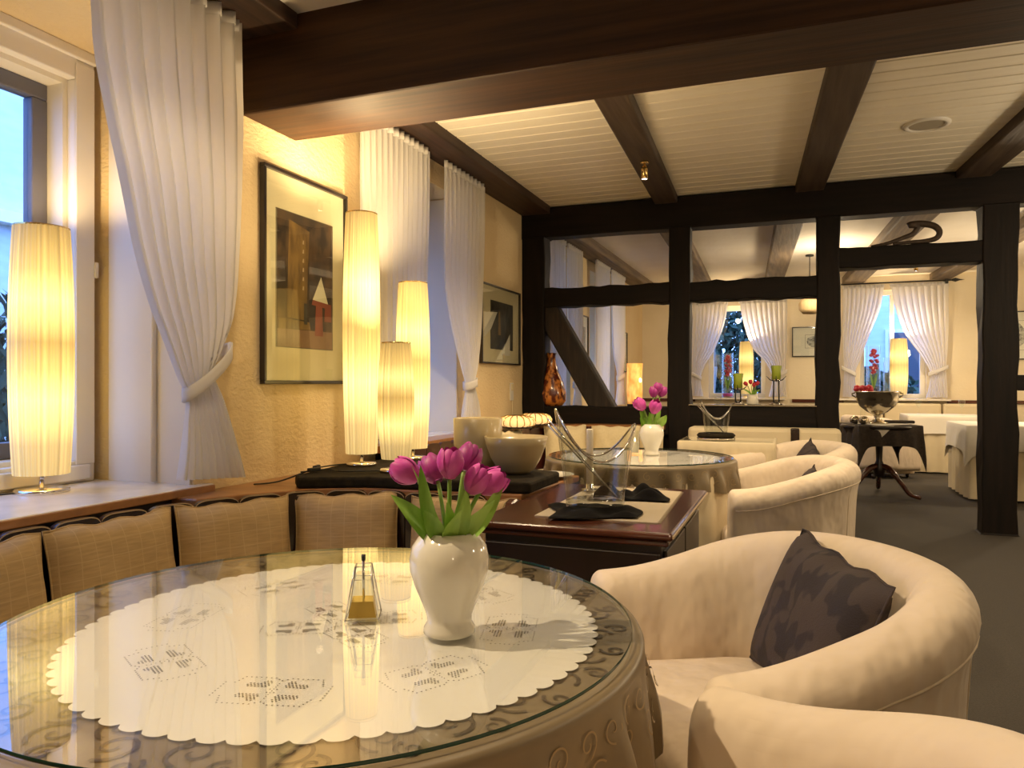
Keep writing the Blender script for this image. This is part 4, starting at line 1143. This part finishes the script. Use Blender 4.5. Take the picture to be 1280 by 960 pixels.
def crumple(loc, w, d, h, seed, label, mat='napkin_black', rz=0):
    rnd = random.Random(seed); ph = [rnd.uniform(0, 6) for _ in range(6)]
    mb = MB()
    def f(u, v):
        a, b = u * 2 - 1, v * 2 - 1
        q = 1 + .12 * math.sin(3 * math.atan2(b, a) + ph[0])
        zz = h * (.35 + .35 * math.sin(6 * a + ph[1]) * math.sin(5 * b + ph[2]) + .3 * math.sin(9 * a * b + ph[3])) * max(0, 1 - max(abs(a), abs(b)) ** 4)
        return (a * w / 2 * q, b * d / 2 * q, .004 + max(0, zz))
    mb.grid(f, 25, 25)
    t = tag(mb.build('napkin', mat, solid=.004, sub=1), label, 'napkin')
    t.location = loc; t.rotation_euler = (0, 0, rz)
    return t
def wine_cooler(loc, s, rz, label, lb_tongs):
    t = thing('wine_cooler', label, 'wine cooler', loc, rz)
    def rim(a):   # height of the swooping rim
        return .185 + .055 * math.cos(2 * a) + .02 * math.cos(a + PI)
    def wall(u, v, k):
        a = 2 * PI * v
        r = (.066 + .030 * u) * k
        return (r * 1.12 * math.cos(a) * s, r * .92 * math.sin(a) * s, (.008 + (rim(a) - .008) * u) * s)
    MB().grid(lambda u, v: wall(u, v, 1), 12, 72, cv=True).build('outer_wall', 'acrylic', t)
    MB().grid(lambda u, v: wall(u, v, .94), 12, 72, cv=True).build('inner_wall', 'acrylic', t)
    MB().tube([wall(1, i / 72, .97) for i in range(72)], .0030 * s, 6, closed=True).build('rim', 'chrome', t)
    MB().lathe([(0, 0), (.062 * s, 0), (.07 * s, .006 * s), (.07 * s, .02 * s), (.05 * s, .026 * s), (0, .022 * s)], 36, sx=1.1, sy=.92).build('floor', 'acrylic', t)
    g = thing('ice_tongs', lb_tongs, 'tongs', loc, rz)
    for dy in (-.012, .014):
        MB().bar((.055 * s, dy * s, .030 * s), (-.125 * s, dy * 1.6 * s, (.225 + dy * .6) * s), .016 * s, .004 * s).build('arm', 'acrylic', g, bevel=.001)
        MB().tube([(.055 * s, (dy - .006) * s, .030 * s), (-.125 * s, (dy * 1.6 - .006) * s, (.227 + dy * .6) * s)], .0024 * s, 6).build('arm_edge', 'chrome', g)
    return t
wine_cooler((-.640, 2.52, .720), 1.32, .36, 'clear acrylic wine cooler with swooping rim on the sideboard', 'clear ice tongs leaning in the sideboard wine cooler')
crumple((-.64, 2.51, .7045), .30, .26, .030, 4, 'crumpled black napkin under the sideboard wine cooler', rz=.3)
crumple((-.60, 2.90, .7045), .28, .22, .06, 9, 'folded black napkins behind the wine cooler', rz=.2)
t = thing('candle', 'slim cream candle standing behind the wine cooler', 'candle', (-.79, 3.02, .7045))
MB().lathe([(0, 0), (.035, 0), (.035, .008), (.016, .012), (.016, .03), (0, .03)], 20).build('holder', 'chrome', t)
MB().lathe([(0, .012), (.0145, .012), (.0145, .255), (.012, .258), (0, .256)], 20).build('wax', 'candle_wax', t)
MB().tube([(0, 0, .255), (0, 0, .266)], .001, 5).build('wick', 'cable_black', t)
t = thing('serving_bowl', 'white porcelain serving plate behind the wine cooler at the counter end', 'plate', (-1.12, 3.48, .69))
MB().lathe([(0, 0), (.06, 0), (.12, .016), (.13, .02), (.12, .018), (.06, .006), (0, .006)], 36).build('plate', 'porcelain', t)

# ------------------------------------------------------------------ tub armchairs
def chair_path():
    P = []
    for i in range(7):
        x = .29 - .29 * i / 6
        P.append((x, -.36 - .012 * smooth(x / .30), 0, -1))
    for i in range(1, 24):
        a = -PI / 2 - PI * i / 24
        P.append((0.31 * math.cos(a), .36 * math.sin(a), math.cos(a), math.sin(a)))
    for i in range(7):
        x = .29 * i / 6
        P.append((x, .36 + .012 * smooth(x / .30), 0, 1))
    return P
def chair_h(x):
    return .645 + .120 * smooth((.28 - x) / .58)
def make_chair():
    P = chair_path()
    t = thing('tub_armchair', '', 'armchair')
    def prof(h):
        return [(-.045, .30), (-.062, .42), (-.062, h - .18), (-.060, h - .08), (-.050, h - .03), (-.024, h - .004), (.012, h), (.045, h - .010), (.070, h - .036), (.078, h - .07), (.070, h - .10), (.056, h - .14), (.050, h - .25), (.036, .12), (.03, .05)]
    rings = []
    def ring(x, y, nx, ny, k=1, push=0):
        h = chair_h(x); pr = prof(h); cn = .005; czz = h * .55
        r = []
        for n_, z in pr:
            if k != 1:
                n_ = cn + (n_ - cn) * k; z = czz + (z - czz) * (1 - (1 - k) * .22)
            r.append((x + push + nx * n_, y + ny * n_, z))
        return r
    x, y, nx, ny = P[0]
    rings += [ring(x, y, nx, ny, .45, .030), ring(x, y, nx, ny, .80, .022), ring(x, y, nx, ny, .95, .010)]
    rings += [ring(*p) for p in P]
    x, y, nx, ny = P[-1]
    rings += [ring(x, y, nx, ny, .95, .010), ring(x, y, nx, ny, .80, .022), ring(x, y, nx, ny, .45, .030)]
    m = len(rings[0]); vs = [v for r in rings for v in r]; fs = []
    for i in range(len(rings) - 1):
        for q in range(m):
            w = (q + 1) % m
            fs.append((i * m + q, i * m + w, (i + 1) * m + w, (i + 1) * m + q))
    fs += [tuple(range(m - 1, -1, -1)), tuple((len(rings) - 1) * m + q for q in range(m))]
    MB().add(vs, fs, True).build('backrest_shell', 'chair_cloth', t, sub=1)
    # seat
    inner = [(x - nx * .058 + 0, y - ny * .058) for x, y, nx, ny in P]
    seat = [(.32, inner[0][1] + .01)] + inner + [(.32, inner[-1][1] - .01)]
    n = 14
    st = MB()
    cx0 = .05
    def sf(u, v):
        k = v * (len(seat)); i = int(k) % len(seat); j = (i + 1) % len(seat); f = k - int(k)
        px, py = seat[i][0] * (1 - f) + seat[j][0] * f, seat[i][1] * (1 - f) + seat[j][1] * f
        r = [0, .5, .8, .92, .975, 1, 1, 1][u]; z = [.445, .442, .434, .425, .412, .392, .30, .20][u]
        return (cx0 + (px - cx0) * r, py * r, z)
    N = len(seat) * 2
    vs = [sf(u, v / N) for u in range(8) for v in range(N)]
    fs = [(u * N + v, (u + 1) * N + v, (u + 1) * N + (v + 1) % N, u * N + (v + 1) % N) for u in range(7) for v in range(N)]
    st.add(vs, fs, True).build('seat', 'chair_cloth', t)
    MB().box(.02, .31, -.31, .31, .05, .36).build('front_panel', 'chair_cloth', t, bevel=.015)
    def outer(i, n_, dz):
        x, y, nx, ny = P[i]; return (x + nx * n_, y + ny * n_, chair_h(x) + dz)
    MB().tube([outer(i, .0685, -.098) for i in range(len(P))], .0035, 6).build('piping', 'chair_piping', t)
    for i in (12, 24):
        x, y, nx, ny = P[i]; h = chair_h(x)
        MB().tube([(x + nx * n_, y + ny * n_, z) for n_, z in ((-.0605, h - .10), (-.047, h - .034), (-.022, h - .0085), (.012, h - .0045), (.043, h - .014), (.0645, h - .042), (.0725, h - .072), (.0672, h - .10), (.0568, h - .14), (.0495, h - .25), (.0355, .12))], .0022, 6).build('seam', 'chair_piping', t)
    for fx in (-.24, .25):
        for fy in (-.25, .25):
            MB().lathe([(0, 0), (.018, 0), (.024, .055), (0, .055)], 12, c=(fx, fy, 0)).build('foot', 'mahogany_dark', t)
    return t
proto = make_chair()
G = 'cream tub armchairs'
CH = [((-.045, 1.80, 0), 3.66, 'cream tub armchair with the large dark cushion, beside the nearest table'),
      ((-.055, .815, 0), 2.62, 'cream tub armchair at the lower right corner, mostly cut off'),
      ((-.06, 4.16, 0), 3.36, 'cream tub armchair behind the sideboard, turned away to the left'),
      ((-.0, 5.30, 0), 3.60, 'cream tub armchair farthest of those before the screen'),
      ((.98, 10.35, 0), .6, 'cream armchair behind the dark-clothed serving table')]
for i, (p, rz, lb) in enumerate(CH):
    c = proto if i == 0 else copy_tree(proto)
    c.location = p; c.rotation_euler = (0, 0, rz); tag(c, lb, 'armchair', G)
def in_chair(i, x, y, z):
    p, rz, _ = CH[i]
    return (p[0] + x * math.cos(rz) - y * math.sin(rz), p[1] + x * math.sin(rz) + y * math.cos(rz), z)
# dark scatter cushions leaning in the chairs
cushion('scatter_cushion', in_chair(0, -.12, -.02, .585), .38, .36, .13, 'cushion_dark', 'large dark leaf-patterned cushion leaning in the nearest armchair', rz=3.66 + PI / 2, tilt=-.35, roll=.12, seed=11)
cushion('scatter_cushion', in_chair(2, -.10, .04, .50), .36, .36, .12, 'cushion_dark', 'dark cushion tip showing over the arm of the middle armchair', rz=3.36 + PI / 2, tilt=-.35, roll=.5, seed=12)
cushion('scatter_cushion', in_chair(3, -.10, -.02, .54), .38, .38, .12, 'cushion_dark', 'dark cushion leaning in the farthest armchair before the screen', rz=3.60 + PI / 2, tilt=-.35, roll=.45, seed=13)

# ------------------------------------------------------------------ banquette round the second table
BP2 = catmull([(-2.12, 3.75), (-2.12, 5.0), (-2.10, 5.75), (-2.0, 6.15), (-1.75, 6.36), (-1.40, 6.42), (-1.04, 6.43)], 10)
BL2 = arclen(BP2)
b2 = thing('banquette', 'dark red slatted corner banquette with cream seat before the screen', 'bench', (-1.9, 5.9, 0))
o = b2.location
sm2 = slat_mesh(.176, .30, .775, .022, .05, ['slat_red', 'slat_red'])
for i in range(int(BL2[-1] / .182)):
    p, d = along(BP2, BL2, .091 + i * .182)
    ob = bpy.data.objects.new('back_slat', sm2); col.objects.link(ob); ob.parent = b2
    ob.location = p - o; ob.location.z = 0; ob.rotation_euler = (0, 0, math.atan2(d.y, d.x))
ribbon(BP2, (.02, .44), .34, .42).build('seat', 'cream_cloth', b2, off=o, bevel=.02)
ribbon(BP2, (.05, .40), .04, .34).build('seat_box', 'mahogany_dark', b2, off=o)
ribbon(BP2, (-.20, -.015), .75, .79).build('ledge', 'counter_wood', b2, off=o)
G = 'cream cushions on the banquette'
def cush2(s, w, label, seed, h=.38, z=.60, off=.085):
    p, d = along(BP2, BL2, s)
    nx, ny = d.y, -d.x
    cushion('bench_cushion', (p.x + nx * off, p.y + ny * off, z), w, h, .13, 'cushion_cream', label, rz=math.atan2(d.y, d.x), tilt=-.14, group=G, seed=seed)
def near2(x, y):
    return min(((px - x) ** 2 + (py - y) ** 2, BL2[i]) for i, (px, py) in enumerate(BP2))[1]
cush2(near2(-2.1, 4.9), .44, 'cream cushion behind the taupe bowl on the banquette', 20)
cush2(near2(-2.1, 5.45), .44, 'cream cushion in front of the ribbed lamps', 21)
cush2(near2(-1.86, 6.26), .40, 'cream cushion in the corner of the banquette', 22)
cush2(near2(-1.42, 6.42), .42, 'cream cushion below the diagonal brace, left of the far vase', 23)
cush2(near2(-1.12, 6.43), .20, 'narrow cream cushion half hidden behind the far vase', 24)
# bench right of the second post
b3 = thing('upholstered_bench', 'cream upholstered bench before the right half of the screen', 'bench', (-.3, 6.35, 0))
o = b3.location
MB().box(-.81, .36, 6.30, 6.52, .40, .795).build('backrest', 'cream_cloth', b3, off=o, bevel=.03)
MB().box(-.81, .36, 5.98, 6.32, .30, .44).build('seat', 'cream_cloth', b3, off=o, bevel=.03)
MB().box(-.78, .34, 6.03, 6.50, .0, .30).build('seat_box', 'mahogany_dark', b3, off=o)
MB().box(-.01, .055, 6.285, 6.31, .45, .80).build('divider', 'slat_wood', b3, off=o, bevel=.01)
t = thing('side_table', 'square table with cream cloth and glass sheet before the upholstered bench', 'table', (-.45, 5.85, 0))
for sx in (-1, 1):
    for sy in (-1, 1):
        MB().box(sx * .27 - .02, sx * .27 + .02, sy * .22 - .02, sy * .22 + .02, 0, .70).build('leg', 'mahogany_dark', t)
MB().box(-.32, .32, -.27, .27, .70, .725).build('tabletop', 'mahogany_dark', t)
def square_cloth(name, c, hx, hy, z, drop, mat, label, wave=.012, folds=9, corner=0, cat='tablecloth', rz=0, r=.03):
    """cloth over a rectangular table: flat top, rounded shoulder, wavy skirt whose corners may hang lower"""
    per = []
    n = 36
    seq = [(-1, -1), (1, -1), (1, 1), (-1, 1)]
    for k in range(4):
        a, b = seq[k], seq[(k + 1) % 4]
        for i in range(n):
            f = i / n
            per.append((a[0] + (b[0] - a[0]) * f, a[1] + (b[1] - a[1]) * f))
    N = len(per)
    vs = []
    rows = 10
    for q in range(rows):
        for i, (a, b) in enumerate(per):
            cf = (abs(a) * abs(b)) ** 6
            if q < 3:
                k = q / 2; x, y, zz = a * hx * (.0 + k), b * hy * k, z
                if q == 0: x, y = a * hx * .02, b * hy * .02
            else:
                k = (q - 3) / (rows - 4)
                s = 2 * PI * folds * 4 * i / N
                w = wave * smooth(k * 1.5 + .1) * math.sin(s)
                x, y = a * (hx + .006 + .02 * k * (corner > 0)) + (w if abs(a) > .999 else 0) * (1 if a > 0 else -1), b * (hy + .006 + .02 * k * (corner > 0)) + (w if abs(b) > .999 else 0) * (1 if b > 0 else -1)
                zz = z - .006 - (drop + corner * cf) * k
            vs.append((x, y, zz))
    fs = [(q * N + i, (q + 1) * N + i, (q + 1) * N + (i + 1) % N, q * N + (i + 1) % N) for q in range(rows - 1) for i in range(N)]
    fs.append(tuple(range(N)))
    ob = tag(MB().add(vs, fs, True).build(name, mat, bevel=0), label, cat)
    ob.location = (c[0], c[1], 0); ob.rotation_euler = (0, 0, rz)
    return ob
square_cloth('tablecloth', (-.45, 5.85), .335, .285, .731, .30, 'cream_cloth', 'cream cloth of the square table under the second wine cooler')
tag(MB().box(-.775, -.125, 5.575, 6.125, .733, .739).build('glass_sheet', 'table_glass', at=(-.45, 5.85, .733)), 'glass sheet under the second wine cooler', 'glass sheet')
t = thing('coaster_tray', 'round dark tray under the second wine cooler', 'tray', (-.53, 5.72, .740))
MB().lathe([(0, 0), (.135, 0), (.14, .01), (.12, .016), (0, .012)], 36).build('tray', 'chrome', t)
MB().lathe([(.07, .012), (.13, .014), (.14, .03), (.125, .045), (.085, .045), (.07, .03)], 36).build('cloth_ring', 'runner_black', t)
wine_cooler((-.53, 5.72, .756), 1.05, .1, 'clear acrylic wine cooler before the right half of the screen', 'clear ice tongs leaning in the far wine cooler')

# ------------------------------------------------------------------ things on the screen ledge
LZ = .9745
def candle_stand(x, y, hs, hc, label, label_c):
    t = thing('candle_holder', label, 'candle holder', (x, y, LZ))
    MB().lathe([(0, 0), (.055, 0), (.058, .008), (.03, .016), (.02, .03), (0, .03)], 24).build('foot', 'chrome', t)
    for sx in (-1, 1):
        MB().tube([(sx * .022, 0, .02), (sx * .020, 0, hs)], .006, 8).build('rod', 'iron_black', t)
    MB().lathe([(0, hs - .02), (.03, hs - .01), (.034, hs), (0, hs)], 20).build('cup', 'chrome', t)
    for k in range(4):
        a = k * PI / 2
        MB().tube([(.02 * math.cos(a), .02 * math.sin(a), hs - .012), (.05 * math.cos(a), .05 * math.sin(a), hs - .004), (.08 * math.cos(a), .08 * math.sin(a), hs + .028)], [.006, .005, .002], 6).build('claw', 'iron_black', t)
    c = thing('candle', label_c, 'candle', (x, y, LZ + hs))
    rnd = random.Random(int(x * 100))
    MB().lathe([(0, 0), (.036, 0), (.037, hc * .6), (.038, hc * .85), (.038, hc), (.033, hc * 1.02), (.028, hc * .88), (0, hc * .84)], 28, fn=lambda a, z, r: 1 + (.20 * math.sin(2 * a + 1) + .1 * math.sin(5 * a)) * smooth((z - hc * .6) / (hc * .4)) * .7).build('wax', 'candle_green', c)
    MB().tube([(0, 0, hc * .8), (0, .002, hc * .95)], .0018, 5).build('wick', 'cable_black', c)
candle_stand(-.435, SY + .10, .140, .125, 'shorter candle holder with dark claws on the screen ledge', 'melted green candle on the shorter holder')
candle_stand(-.125, SY + .10, .215, .115, 'taller candle holder with dark claws on the screen ledge', 'melted green candle on the taller holder')
t = thing('flower_pot', 'small white pot between the two green candles', 'pot', (-.315, SY + .08, LZ))
MB().lathe([(0, 0), (.045, 0), (.05, .01), (.045, .06), (.038, .085), (.034, .083), (.04, .05), (0, .02)], 24).build('pot', 'porcelain', t)
PS = pmesh('petal_red', .8)
for i, (dx, dz) in enumerate(((-.045, .165), (-.01, .175), (.03, .165), (.012, .15))):
    tulip((-.315, SY + .08, LZ), (dx * .3, 0, .08), (dx, .01 * (i % 2), dz), (dx * 8, 0), .8, PS, [((dx * .2, 0, .08), (dx * 1.0, -.02, .12), (dx * 2.0, -.02, .13), .010, .2)] , ['leftmost red tulip', 'second red tulip from the left', 'rightmost red tulip', 'lowest red tulip'][i] + ' in the small pot between the green candles', 'red tulips on the screen ledge')
t = thing('glass_dish', 'small round glass dish at the left end of the screen ledge', 'dish', (-.60, SY + .08, LZ))
MB().lathe([(0, 0), (.02, 0), (.035, .02), (.038, .04), (.03, .06), (.028, .058), (.034, .04), (0, .008)], 24).build('dish', 'glass_clear', t)

# hurricane glasses with red flowers on the far sills
def hurricane(loc, r, h, label, flower):
    t = thing('glass_cylinder', label, 'vase', loc)
    MB().lathe([(0, .0), (r, .0), (r, h), (r * .94, h), (r * .92, .02), (0, .02)], 28).build('cylinder', 'glass_clear', t)
    MB().lathe([(0, .02), (r * .9, .02), (r * .9, .07), (0, .07)], 20).build('pink_sand', 'petal_red' if not flower else 'petal_magenta', t)
    if flower:
        f = thing('flower_spray', 'red blossom spray inside ' + flower, 'flowers', (loc[0], loc[1], loc[2] + .07))
        MB().tube([(0, 0, 0), (.01, 0, h * .8)], .005, 6).build('stem', 'stem_green', f)
        m = MB(); rnd = random.Random(5)
        for i in range(26):
            a, z_ = rnd.uniform(0, 6.28), h * rnd.uniform(.40, .85); rr_ = rnd.uniform(.0, r * .6)
            m.lathe([(0, -.03), (.028, -.01), (.03, .01), (0, .02)], 6, c=(rr_ * math.cos(a), rr_ * math.sin(a), z_))
        m.build('blossom', 'petal_red', f)
        for i in range(3):
            mb = MB(); leaf(mb, (0, 0, h * .1), (.03 * (i - 1), 0, h * .3), (.05 * (i - 1), 0, h * .4), .02, i); mb.build('leaf', 'leaf_green', f)
hurricane((-.98, BY - .06, .93), .09, .72, 'tall glass cylinder with red blossoms on the far sill, branches outside', 'the glass cylinder left of the far lamp')
hurricane((1.16, BY - .06, .93), .10, .80, 'tall glass cylinder with red blossoms above the silver bowl', 'the glass cylinder above the silver bowl')
hurricane((1.36, BY - .10, .93), .07, .62, 'slim empty glass cylinder beside the far lamp behind the silver bowl', None)

# ------------------------------------------------------------------ far dining room
GC = (.845, 8.55)
t = thing('serving_table', 'small round pedestal table with curved mahogany feet beyond the doorway', 'table', (GC[0], GC[1], 0))
MB().lathe([(0, .70), (.36, .70), (.37, .715), (.36, .73), (0, .73)], 40).build('tabletop', 'mahogany_dark', t)
MB().lathe([(0, .18), (.05, .20), (.06, .28), (.03, .36), (.035, .5), (.06, .66), (.1, .70), (0, .70)], 20).build('column', 'mahogany_dark', t)
for a in (-.65, -2.6, 1.5):
    MB().tube(catmull([(.03 * math.cos(a), .03 * math.sin(a), .30), (.12 * math.cos(a), .12 * math.sin(a), .27), (.24 * math.cos(a), .24 * math.sin(a), .14), (.33 * math.cos(a), .33 * math.sin(a), .045), (.43 * math.cos(a), .43 * math.sin(a), .024)], 5), [.032] * 8 + [.024] * 8 + [.02] * 5, 8).build('leg', 'mahogany', t)
square_cloth('tablecloth', GC, .30, .30, .737, .20, 'linen_dark', 'dark brown square cloth with hanging points on the serving table', wave=.018, folds=4, corner=.26, rz=.25)
# pale overlay with a corner hanging over the front
ov = thing('cloth_overlay', 'small pale cloth with a pointed corner over the dark tablecloth', 'tablecloth', (GC[0], GC[1], .7385))
MB().poly([(-.26, -.05, 0), (-.02, -.335, 0), (.28, .0, 0), (.0, .28, 0)]).poly([(-.17, -.336, -.002), (.10, -.336, -.002), (-.04, -.338, -.15)]).build('cloth', 'white_cloth', ov, solid=.003)
bl = thing('champagne_bowl', 'large footed silver bowl on the dark serving table', 'bowl', (GC[0] - .02, GC[1] - .02, .742))
MB().lathe([(0, 0), (.10, 0), (.10, .012), (.05, .03), (.03, .06), (.035, .09), (.10, .12), (.17, .18), (.20, .25), (.205, .315), (.222, .325), (.218, .332), (.198, .322), (.19, .25), (.16, .19), (0, .12)], 48).build('bowl', 'silver', bl)
for sx in (-1, 1):
    MB().tube([(sx * .19, 0, .26), (sx * .235, 0, .29), (sx * .24, 0, .31), (sx * .21, 0, .315)], .007, 8).build('handle', 'silver', bl)
fl = thing('red_bouquet', 'red flowers at the back of the silver bowl', 'flowers', (GC[0] - .14, GC[1] + .12, .742))
MB().lathe([(0, 0), (.03, 0), (.035, .2), (.03, .32), (0, .32)], 12).build('vase', 'glass_clear', fl)
m = MB(); rnd = random.Random(2)
for i in range(14):
    m.lathe([(0, -.03), (.03, -.01), (.032, .012), (0, .025)], 7, c=(rnd.uniform(-.07, .07), rnd.uniform(-.05, .05), .36 + rnd.uniform(-.03, .03)))
m.build('blossom', 'petal_red', fl)
for i, (dx, dy) in enumerate(((-.24, -.10), (-.16, -.17))):
    t = tag(MB().lathe([(0, 0), (.03, 0), (.045, .02), (.048, .05), (.03, .075), (.0, .08)], 20, c=(GC[0] + dx, GC[1] + dy, .7425)).build('silver_pot', 'silver', at=(GC[0] + dx, GC[1] + dy, .7425)), ['small round silver pot left of the silver bowl foot', 'small round silver pot in front of the silver bowl foot'][i], 'pot')
tag(MB().box(-.14, .14, -.05, .05, 0, .03).build('dark_tray', 'linen_dark', bevel=.01), 'flat black case beside the silver bowl', 'case').location = (GC[0] + .20, GC[1] + .12, .742)

def dining_table(c, hx, hy, label, lab_u, lab_o, drop, corner):
    t = thing('dining_table', label, 'table', (c[0], c[1], 0))
    for sx in (-1, 1):
        for sy in (-1, 1):
            MB().box(sx * (hx - .08) - .025, sx * (hx - .08) + .025, sy * (hy - .08) - .025, sy * (hy - .08) + .025, 0, .70).build('leg', 'mahogany_dark', t)
    MB().box(-hx, hx, -hy, hy, .70, .73).build('tabletop', 'mahogany_dark', t)
    square_cloth('undercloth', c, hx + .01, hy + .01, .736, .71, 'cream_cloth', lab_u, wave=.016, folds=5)
    square_cloth('tablecloth', c, hx + .028, hy + .028, .742, drop, 'white_cloth', lab_o, wave=.006, folds=2, corner=corner)
dining_table((2.10, 8.92), .46, .46, 'square dining table nearest inside the far room, by the doorway post', 'cream floor-length cloth of the far table by the doorway post', 'white overcloth with a long hanging corner by the doorway post', .24, .16)
dining_table((1.86, 11.22), .42, .38, 'square dining table before the far back wall', 'cream floor-length cloth of the table before the back wall', 'white overcloth of the table before the back wall', .22, .14)
def glass_goblet(loc, label):
    t = thing('wine_glass', label, 'glass', loc)
    MB().lathe([(0, 0), (.032, 0), (.032, .003), (.005, .006), (.0045, .09), (.02, .11), (.04, .16), (.036, .20), (.034, .20), (.037, .16), (.015, .112), (0, .10)], 24).build('goblet', 'glass_clear', t)
glass_goblet((1.56, 11.08, .743), 'wine glass at the left edge of the table before the back wall')
glass_goblet((2.06, 11.08, .743), 'wine glass at the right of the table before the back wall')
b4 = thing('wall_bench', 'cream upholstered bench along the far back wall', 'bench', (1.6, BY - .3, 0))
o = b4.location
for a, b in ((.55, 1.28), (1.30, 2.05), (2.07, 2.85)):
    MB().box(a, b, BY - .20, BY - .05, .42, .86).build('back_cushion', 'cream_cloth', b4, off=o, bevel=.03)
    MB().box(a, b, BY - .62, BY - .18, .34, .46).build('seat_cushion', 'cream_cloth', b4, off=o, bevel=.03)
MB().box(.55, 2.85, BY - .58, BY - .06, 0, .34).build('seat_box', 'mahogany_dark', b4, off=o)
# light switch by the screen and wall sconce of the far room
t = thing('wall_socket', 'small cream double wall switch beside the screen post', 'switch', (WX, 6.30, 1.02))
MB().box(WX, WX + .01, 6.26, 6.34, 1.00, 1.16).build('plate', 'plastic_white', t, off=t.location, bevel=.004)
MB().box(WX + .01, WX + .016, 6.275, 6.325, 1.09, 1.15).build('rocker', 'mat_cream', t, off=t.location, bevel=.003)
MB().tube([(WX + .008, 6.31, 1.0), (WX + .008, 6.31, .80)], .004, 6).build('cord', 'mat_cream', t, off=t.location)
t = thing('wall_sconce', 'small warm wall lamp at the right end of the far room', 'lamp', (2.66, BY, 1.05))
MB().box(-.03, .03, -.03, 0, -.05, .05).build('back_plate', 'brass', t, bevel=.006)
MB().lathe([(.045, -.06), (.06, .0), (.05, .12)], 20, c=(0, -.09, .02)).build('shade', 'amber_glow', t, solid=.003)

# ------------------------------------------------------------------ outside the windows
bd = thing('neighbour_house', 'pale neighbouring facade outside the nearest window', 'building', (-8.6, 6, 0))
o = bd.location
MB().box(-8.9, -8.6, -6, 16, 0, 9).build('facade', 'outside_wall', bd, off=o)
for yy in (1.0, 4.2, 7.4, 10.6):
    wf = MB().box(-8.6, -8.55, yy, yy + 1.3, 3.3, 5.2).build('window', 'frame_paint', bd, off=o)
    MB().box(-8.56, -8.54, yy + .1, yy + 1.2, 3.4, 5.1).build('pane', 'outside_dark', wf, off=o)
MB().box(-8.6, -8.4, -6, 16, 3.0, 3.14).build('cornice', 'frame_paint', bd, off=o)
def leafy(name, loc, rx, ry, rz_, n, label, seed, size=.09):
    rnd = random.Random(seed); m = MB()
    for i in range(n):
        while True:
            p = Vector((rnd.uniform(-1, 1), rnd.uniform(-1, 1), rnd.uniform(-1, 1)))
            if p.length < 1: break
        c = Vector((p.x * rx, p.y * ry, rz_ + p.z * rz_))
        e = Euler((rnd.uniform(0, 6), rnd.uniform(0, 6), rnd.uniform(0, 6))).to_matrix()
        s = size * rnd.uniform(.6, 1.3)
        m.add([c + e @ Vector(q) for q in ((-s, 0, 0), (0, -s * .5, 0), (s, 0, 0), (0, s * .5, 0))], [(0, 1, 2, 3)])
    t = thing(name, label, 'shrub', loc)
    m.build('foliage', 'foliage', t)['kind'] = 'stuff'
    MB().tube([(0, 0, 0), (0, 0, rz_)], .04, 8).build('trunk', 'bark', t)
    return t
leafy('shrub', (-6.0, 4.3, 0), .9, 1.6, .95, 2600, 'dark leafy shrub outside the nearest window', 31)
leafy('shrub', (-1.6, 17.6, 0), 1.9, .8, 2.0, 5000, 'dark leafy shrub outside the far window with branches', 32, .11)
leafy('shrub', (1.5, 16.0, 0), .9, .7, .75, 1500, 'dark leafy shrub outside the window behind the silver bowl', 33, .11)
h2 = thing('rear_house', 'blue-lit house front outside the window behind the silver bowl', 'building', (4.6, 19, 0))
o = h2.location
MB().box(1.6, 8.0, 19, 19.3, 0, 7).build('facade', 'outside_wall', h2, off=o)
for xx in (2.0, 3.4, 4.8):
    for zz in (.9, 3.4):
        wf = MB().box(xx, xx + .9, 18.95, 19.0, zz, zz + 1.5).build('window', 'frame_paint', h2, off=o)
        MB().box(xx + .08, xx + .82, 18.93, 18.96, zz + .08, zz + 1.42).build('pane', 'outside_dark', wf, off=o)
bt = thing('bare_tree', 'bare branching tree outside the far left window', 'tree', (-1.5, 15.2, 0))
rnd = random.Random(8)
def branch(p, d, l, r, dep):
    p = Vector(p); d = Vector(d).normalized(); q = p + d * l
    brm.tube([p, (p + q) / 2 + Vector((rnd.uniform(-.05, .05), 0, rnd.uniform(-.05, .05))), q], [r, r * .85, r * .7], 6)
    if dep:
        for k in range(3):
            branch(q, d + Vector((rnd.uniform(-.9, .9), rnd.uniform(-.4, .4), rnd.uniform(-.3, .5))), l * rnd.uniform(.6, .85), r * .6, dep - 1)
brm = MB(); branch((0, 0, 0), (.05, 0, 1), 1.5, .07, 5)
brm.build('branch', 'bark', bt)
mb = MB().box(-12, 10, -10, 24, -.35, -.12)
struct(mb.build('ground', 'foliage'))
